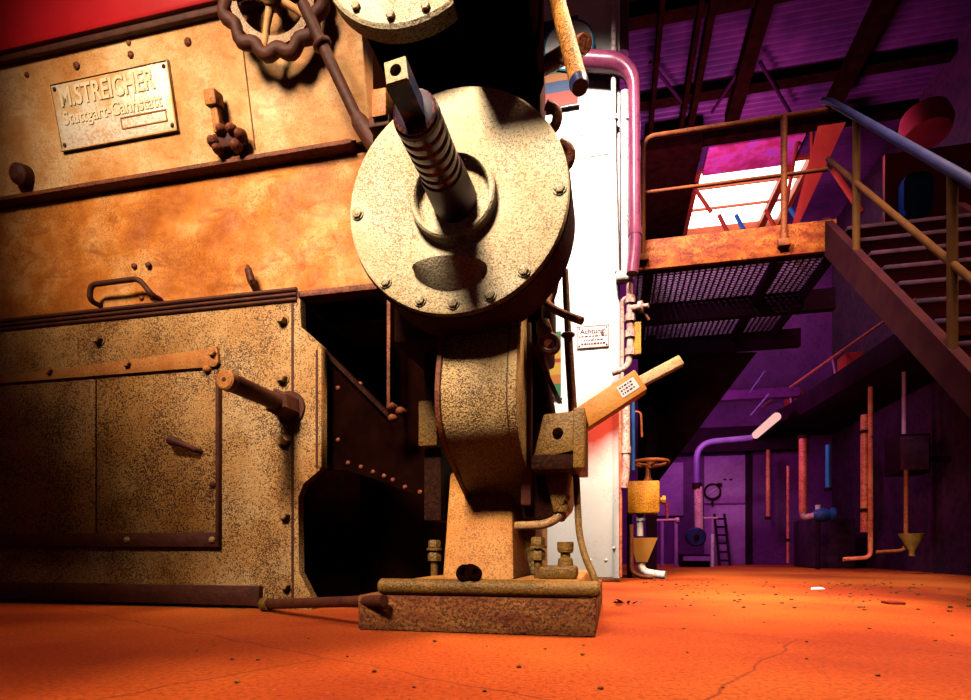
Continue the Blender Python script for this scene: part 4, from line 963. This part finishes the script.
vpipe('slim olive conduit below the dark switch box', 906, 470, 540, 7.4, .022, 'rail', True)
T = Thing('wall_valve', 'blue valve with coral flange between the right wall pipes', 'valve', None)
q = m(818, 515, 8.9)
T.part('body', MB().lathe(q + V((-.06, 0, 0)), (1, -.1, 0), [(0, .06), (.05, .09), (.12, .10), (.2, .07), (.22, .10), (.26, .10)], 16), 'bluepaint'); T.part('inlet', MB().tube(fillet([m(803, 511, 9.0), m(804, 518, 9.0), q], .1), .05, 12), 'rosepipe'); T.part('bonnet', MB().cyl(q, q + V((0, 0, .14)), .035), 'whitepipe'); T.part('handle', MB().tube([q + V((.0, -.05, .04)), q + V((.2, -.08, .0))], .02, 8), 'bluepaint')
T.part('stand', MB().cyl(V((q.x, 8.9, 0)), q, .03), 'beam')
T.done()
T = Thing('switch_box', 'dark square switch box on the right wall at the photo edge', 'box')
a, b_ = m(898, 450, 7.4), m(932, 450, 7.4)
T.part('case', MB().box(a.x, b_.x, 7.42, 7.75, mz(915, 473, 7.4), mz(915, 433, 7.4), .015), 'beam'); T.part('lid', MB().box(a.x + .03, b_.x - .03, 7.39, 7.43, mz(915, 470, 7.4), mz(915, 436, 7.4), .01), 'plumwall')
T.part('bracket', MB().box(b_.x - .05, ur, 7.55, 7.65, mz(915, 460, 7.4), mz(915, 455, 7.4)), 'beam')
T.done()
single('steel_funnel', MB().lathe(m(912, 556, 7.3) * 1 + V((0, 0, 0)), (0, 0, 1), [(0, .03), (.06, .03), (.24, .13), (.25, .13), (.07, .02), (.0, .02)], 20), 'olive', 'small olive funnel below the dark switch box', 'funnel')
single('machine_tank', MB().box(m(812, 530, 9.3).x, m(856, 530, 9.3).x, 9.3, 10.2, 0, mz(830, 518, 9.3), .03), 'plumwall', 'plum coloured tank behind the blue wall valve', 'tank')
# sheets high on the right wall, seen past the stairs
T = Thing('tall_window_sheet', 'rounded teal sheet in a red frame high behind the staircase', 'panel')
a, b_ = m(902, 200, 6.4), m(931, 200, 6.4)
T.part('sheet', MB().box(a.x, b_.x, 6.4, 6.44, mz(916, 218, 6.4), mz(916, 174, 6.4), .08), 'tealpaint'); T.part('surround', MB().box(m(885, 200, 6.5).x, m(990, 200, 6.5).x, 6.5, 6.55, mz(916, 240, 6.5), mz(916, 150, 6.5)), 'redsheet')
T.done()
single('red_hood', MB().lathe(m(925, 122, 6.5), (0, .2, 1), [(-.16, .20), (-.06, .23), (.08, .20), (.16, .08)], 24), 'redsheet', 'round red hood above the teal sheet', 'hood')

# ------------------------------------------------------------------ litter on the floor
T = Thing('leaf_clump', 'small clump of dead leaves on the floor right of the plinth', 'leaves')
q = mzp(629, 605, 0.0)
for k in range(9):
    a_ = random.uniform(0, 6.28); r = random.uniform(0, .045); c0 = q + V((r * math.cos(a_) * 1.4, r * math.sin(a_), .006)); d_ = V((math.cos(a_), math.sin(a_), random.uniform(.1, .6))) * random.uniform(.03, .055); n_ = V((-d_.y, d_.x, .01)).normalized() * .012
    T.part('leaf', MB().raw([c0, c0 + d_ * .5 + n_ + V((0, 0, .006)), c0 + d_, c0 + d_ * .5 - n_ + V((0, 0, .004)), c0 + d_ * .5 + V((0, 0, -.004))], [(0, 1, 4), (1, 2, 4), (2, 3, 4), (3, 0, 4)]), 'leaf')
T.done()
q = mzp(817, 589, .004)
single('paper_scrap', MB().raw([q + V((-.05, -.03, 0)), q + V((.05, -.01, .004)), q + V((.04, .04, .012)), q + V((-.03, .03, .008)), q + V((-.05, -.03, -.004)), q + V((.05, -.01, -.0)), q + V((.04, .04, .008)), q + V((-.03, .03, .004))], [(0, 1, 2, 3), (7, 6, 5, 4), (0, 4, 5, 1), (1, 5, 6, 2), (2, 6, 7, 3), (3, 7, 4, 0)]), 'paper', 'tiny white paper scrap on the orange floor', 'paper')
q = mzp(893, 602, .01)
single('red_chip', MB().box(q.x - .04, q.x + .04, q.y - .05, q.y + .05, 0, .014, .004), 's_red', 'flat red chip lying on the floor at right', 'chip')
gr = MB()
for i in range(420):
    u = random.uniform(-1.2, 2.6); w = random.uniform(1.0, 6.0) if random.random() < .6 else random.uniform(3.0, 5.6)
    if u < .25 and w > 1.8: continue
    r = random.uniform(.002, .0065) * (1 if w < 2.5 else 1.6)
    t = bmesh.new(); bmesh.ops.create_icosphere(t, subdivisions=1, radius=r, matrix=Matrix.Translation((u, w, r * .5)) @ Matrix.Diagonal((1.3, 1, .7, 1))); gr._join(t)
o = link('gravel', gr.mesh('gravel', K['concrete'])); o['kind'] = 'stuff'; o['label'] = 'fine grit scattered over the orange floor'; o['category'] = 'gravel'

# ------------------------------------------------------------------ light
def lamp(name, typ, loc, target, power, color, size=.5, **kw):
    l = bpy.data.lights.new(name, typ); l.energy = power; l.color = color
    if typ == 'AREA': l.size = size
    else: l.shadow_soft_size = size
    for k_, v_ in kw.items(): setattr(l, k_, v_)
    o = bpy.data.objects.new(name, l); COL.objects.link(o); o.location = loc
    o.rotation_euler = (V(target) - V(loc)).to_track_quat('-Z', 'Y').to_euler(); o['kind'] = 'helper'
    return o
lamp('key_lamp', 'SPOT', (-1.9, -2.5, 5.5), (-.10, 2.05, 1.58), 4200, (1, .85, .68), .8, spot_size=R(30), spot_blend=.75)
lamp('casing_fill', 'SPOT', (-2.35, .1, 3.5), (-1.62, 2.5, 2.42), 760, (1, .82, .60), .4, spot_size=R(42), spot_blend=.85)  # added fill spot, brightens casing and nameplate; no fixture modelled
lamp('floor_fill_warm', 'AREA', MF @ V((1.9, 2.70, 5.9)), MF @ V((1.7, 2.4, 0)), 330, (1, .68, .42), 1.2, spread=R(115))  # added overhead fill for the open floor, source unseen
lamp('floor_fill_left', 'SPOT', MF @ V((-1.35, 1.0, 5.4)), MF @ V((-1.35, 1.35, 0)), 420, (1, .64, .38), .5, spot_size=R(48), spot_blend=.9)  # added fill spot that lifts the floor before the cabinet
lamp('valve_fill', 'SPOT', (.7, 2.6, 3.4), MF @ Q(643, 520), 330, (1, .78, .5), .15, spot_size=R(20), spot_blend=.8)  # added narrow fill spot on gate valve and funnel
lamp('pillar_fill', 'SPOT', (.15, 2.7, 5.5), MF @ m(568, 380, PW), 2100, (1, .90, .80), .3, spot_size=R(74), spot_blend=.5)  # added unseen spot that whitens the pillar
lamp('hall_violet', 'AREA', (2.6, 6.6, 5.3), (2.7, 9, .8), 34, (.85, .24, .82), 1.0)  # added violet fill for the far hall, source unseen
lamp('hall_under', 'AREA', MF @ m(700, 400, 8.3), MF @ m(720, 500, FW), 34, (.90, .28, .88), .5)  # added violet fill under the platform, onto the far wall
lamp('roof_glow', 'AREA', (2.4, 7.2, 3.6), (2.4, 7.6, 6), 140, (.95, .30, .75), 1.2)  # added pink uplight for the roof sheets, source unseen
lamp('wall_coral', 'SPOT', (1.6, 4.6, 1.9), MF @ m(830, 480, 9.0), 120, (1, .42, .30), .2, spot_size=R(60), spot_blend=.8)
w = bpy.data.worlds.new('world'); SC.world = w; w.use_nodes = True
w.node_tree.nodes['Background'].inputs[0].default_value = (.55, .16, .20, 1); w.node_tree.nodes['Background'].inputs[1].default_value = .05

# ------------------------------------------------------------------ camera
cd = bpy.data.cameras.new('camera'); cam = bpy.data.objects.new('camera', cd); COL.objects.link(cam)
cd.sensor_fit = 'HORIZONTAL'; cd.sensor_width = 36; cd.lens = F_PX / 971 * 36
cam.location = (0, 0, CAM_H); cam.rotation_euler = (R(90), 0, 0)
cd.shift_y = (CY - 350) / 971; cd.shift_x = 0; cd.clip_start = .02
SC.camera = cam
SC.view_settings.view_transform = 'Standard'; SC.view_settings.look = 'None'; SC.view_settings.gamma = 1; SC.view_settings.exposure = 0
SC.view_settings.use_curve_mapping = False
SC.cycles.diffuse_bounces = 0
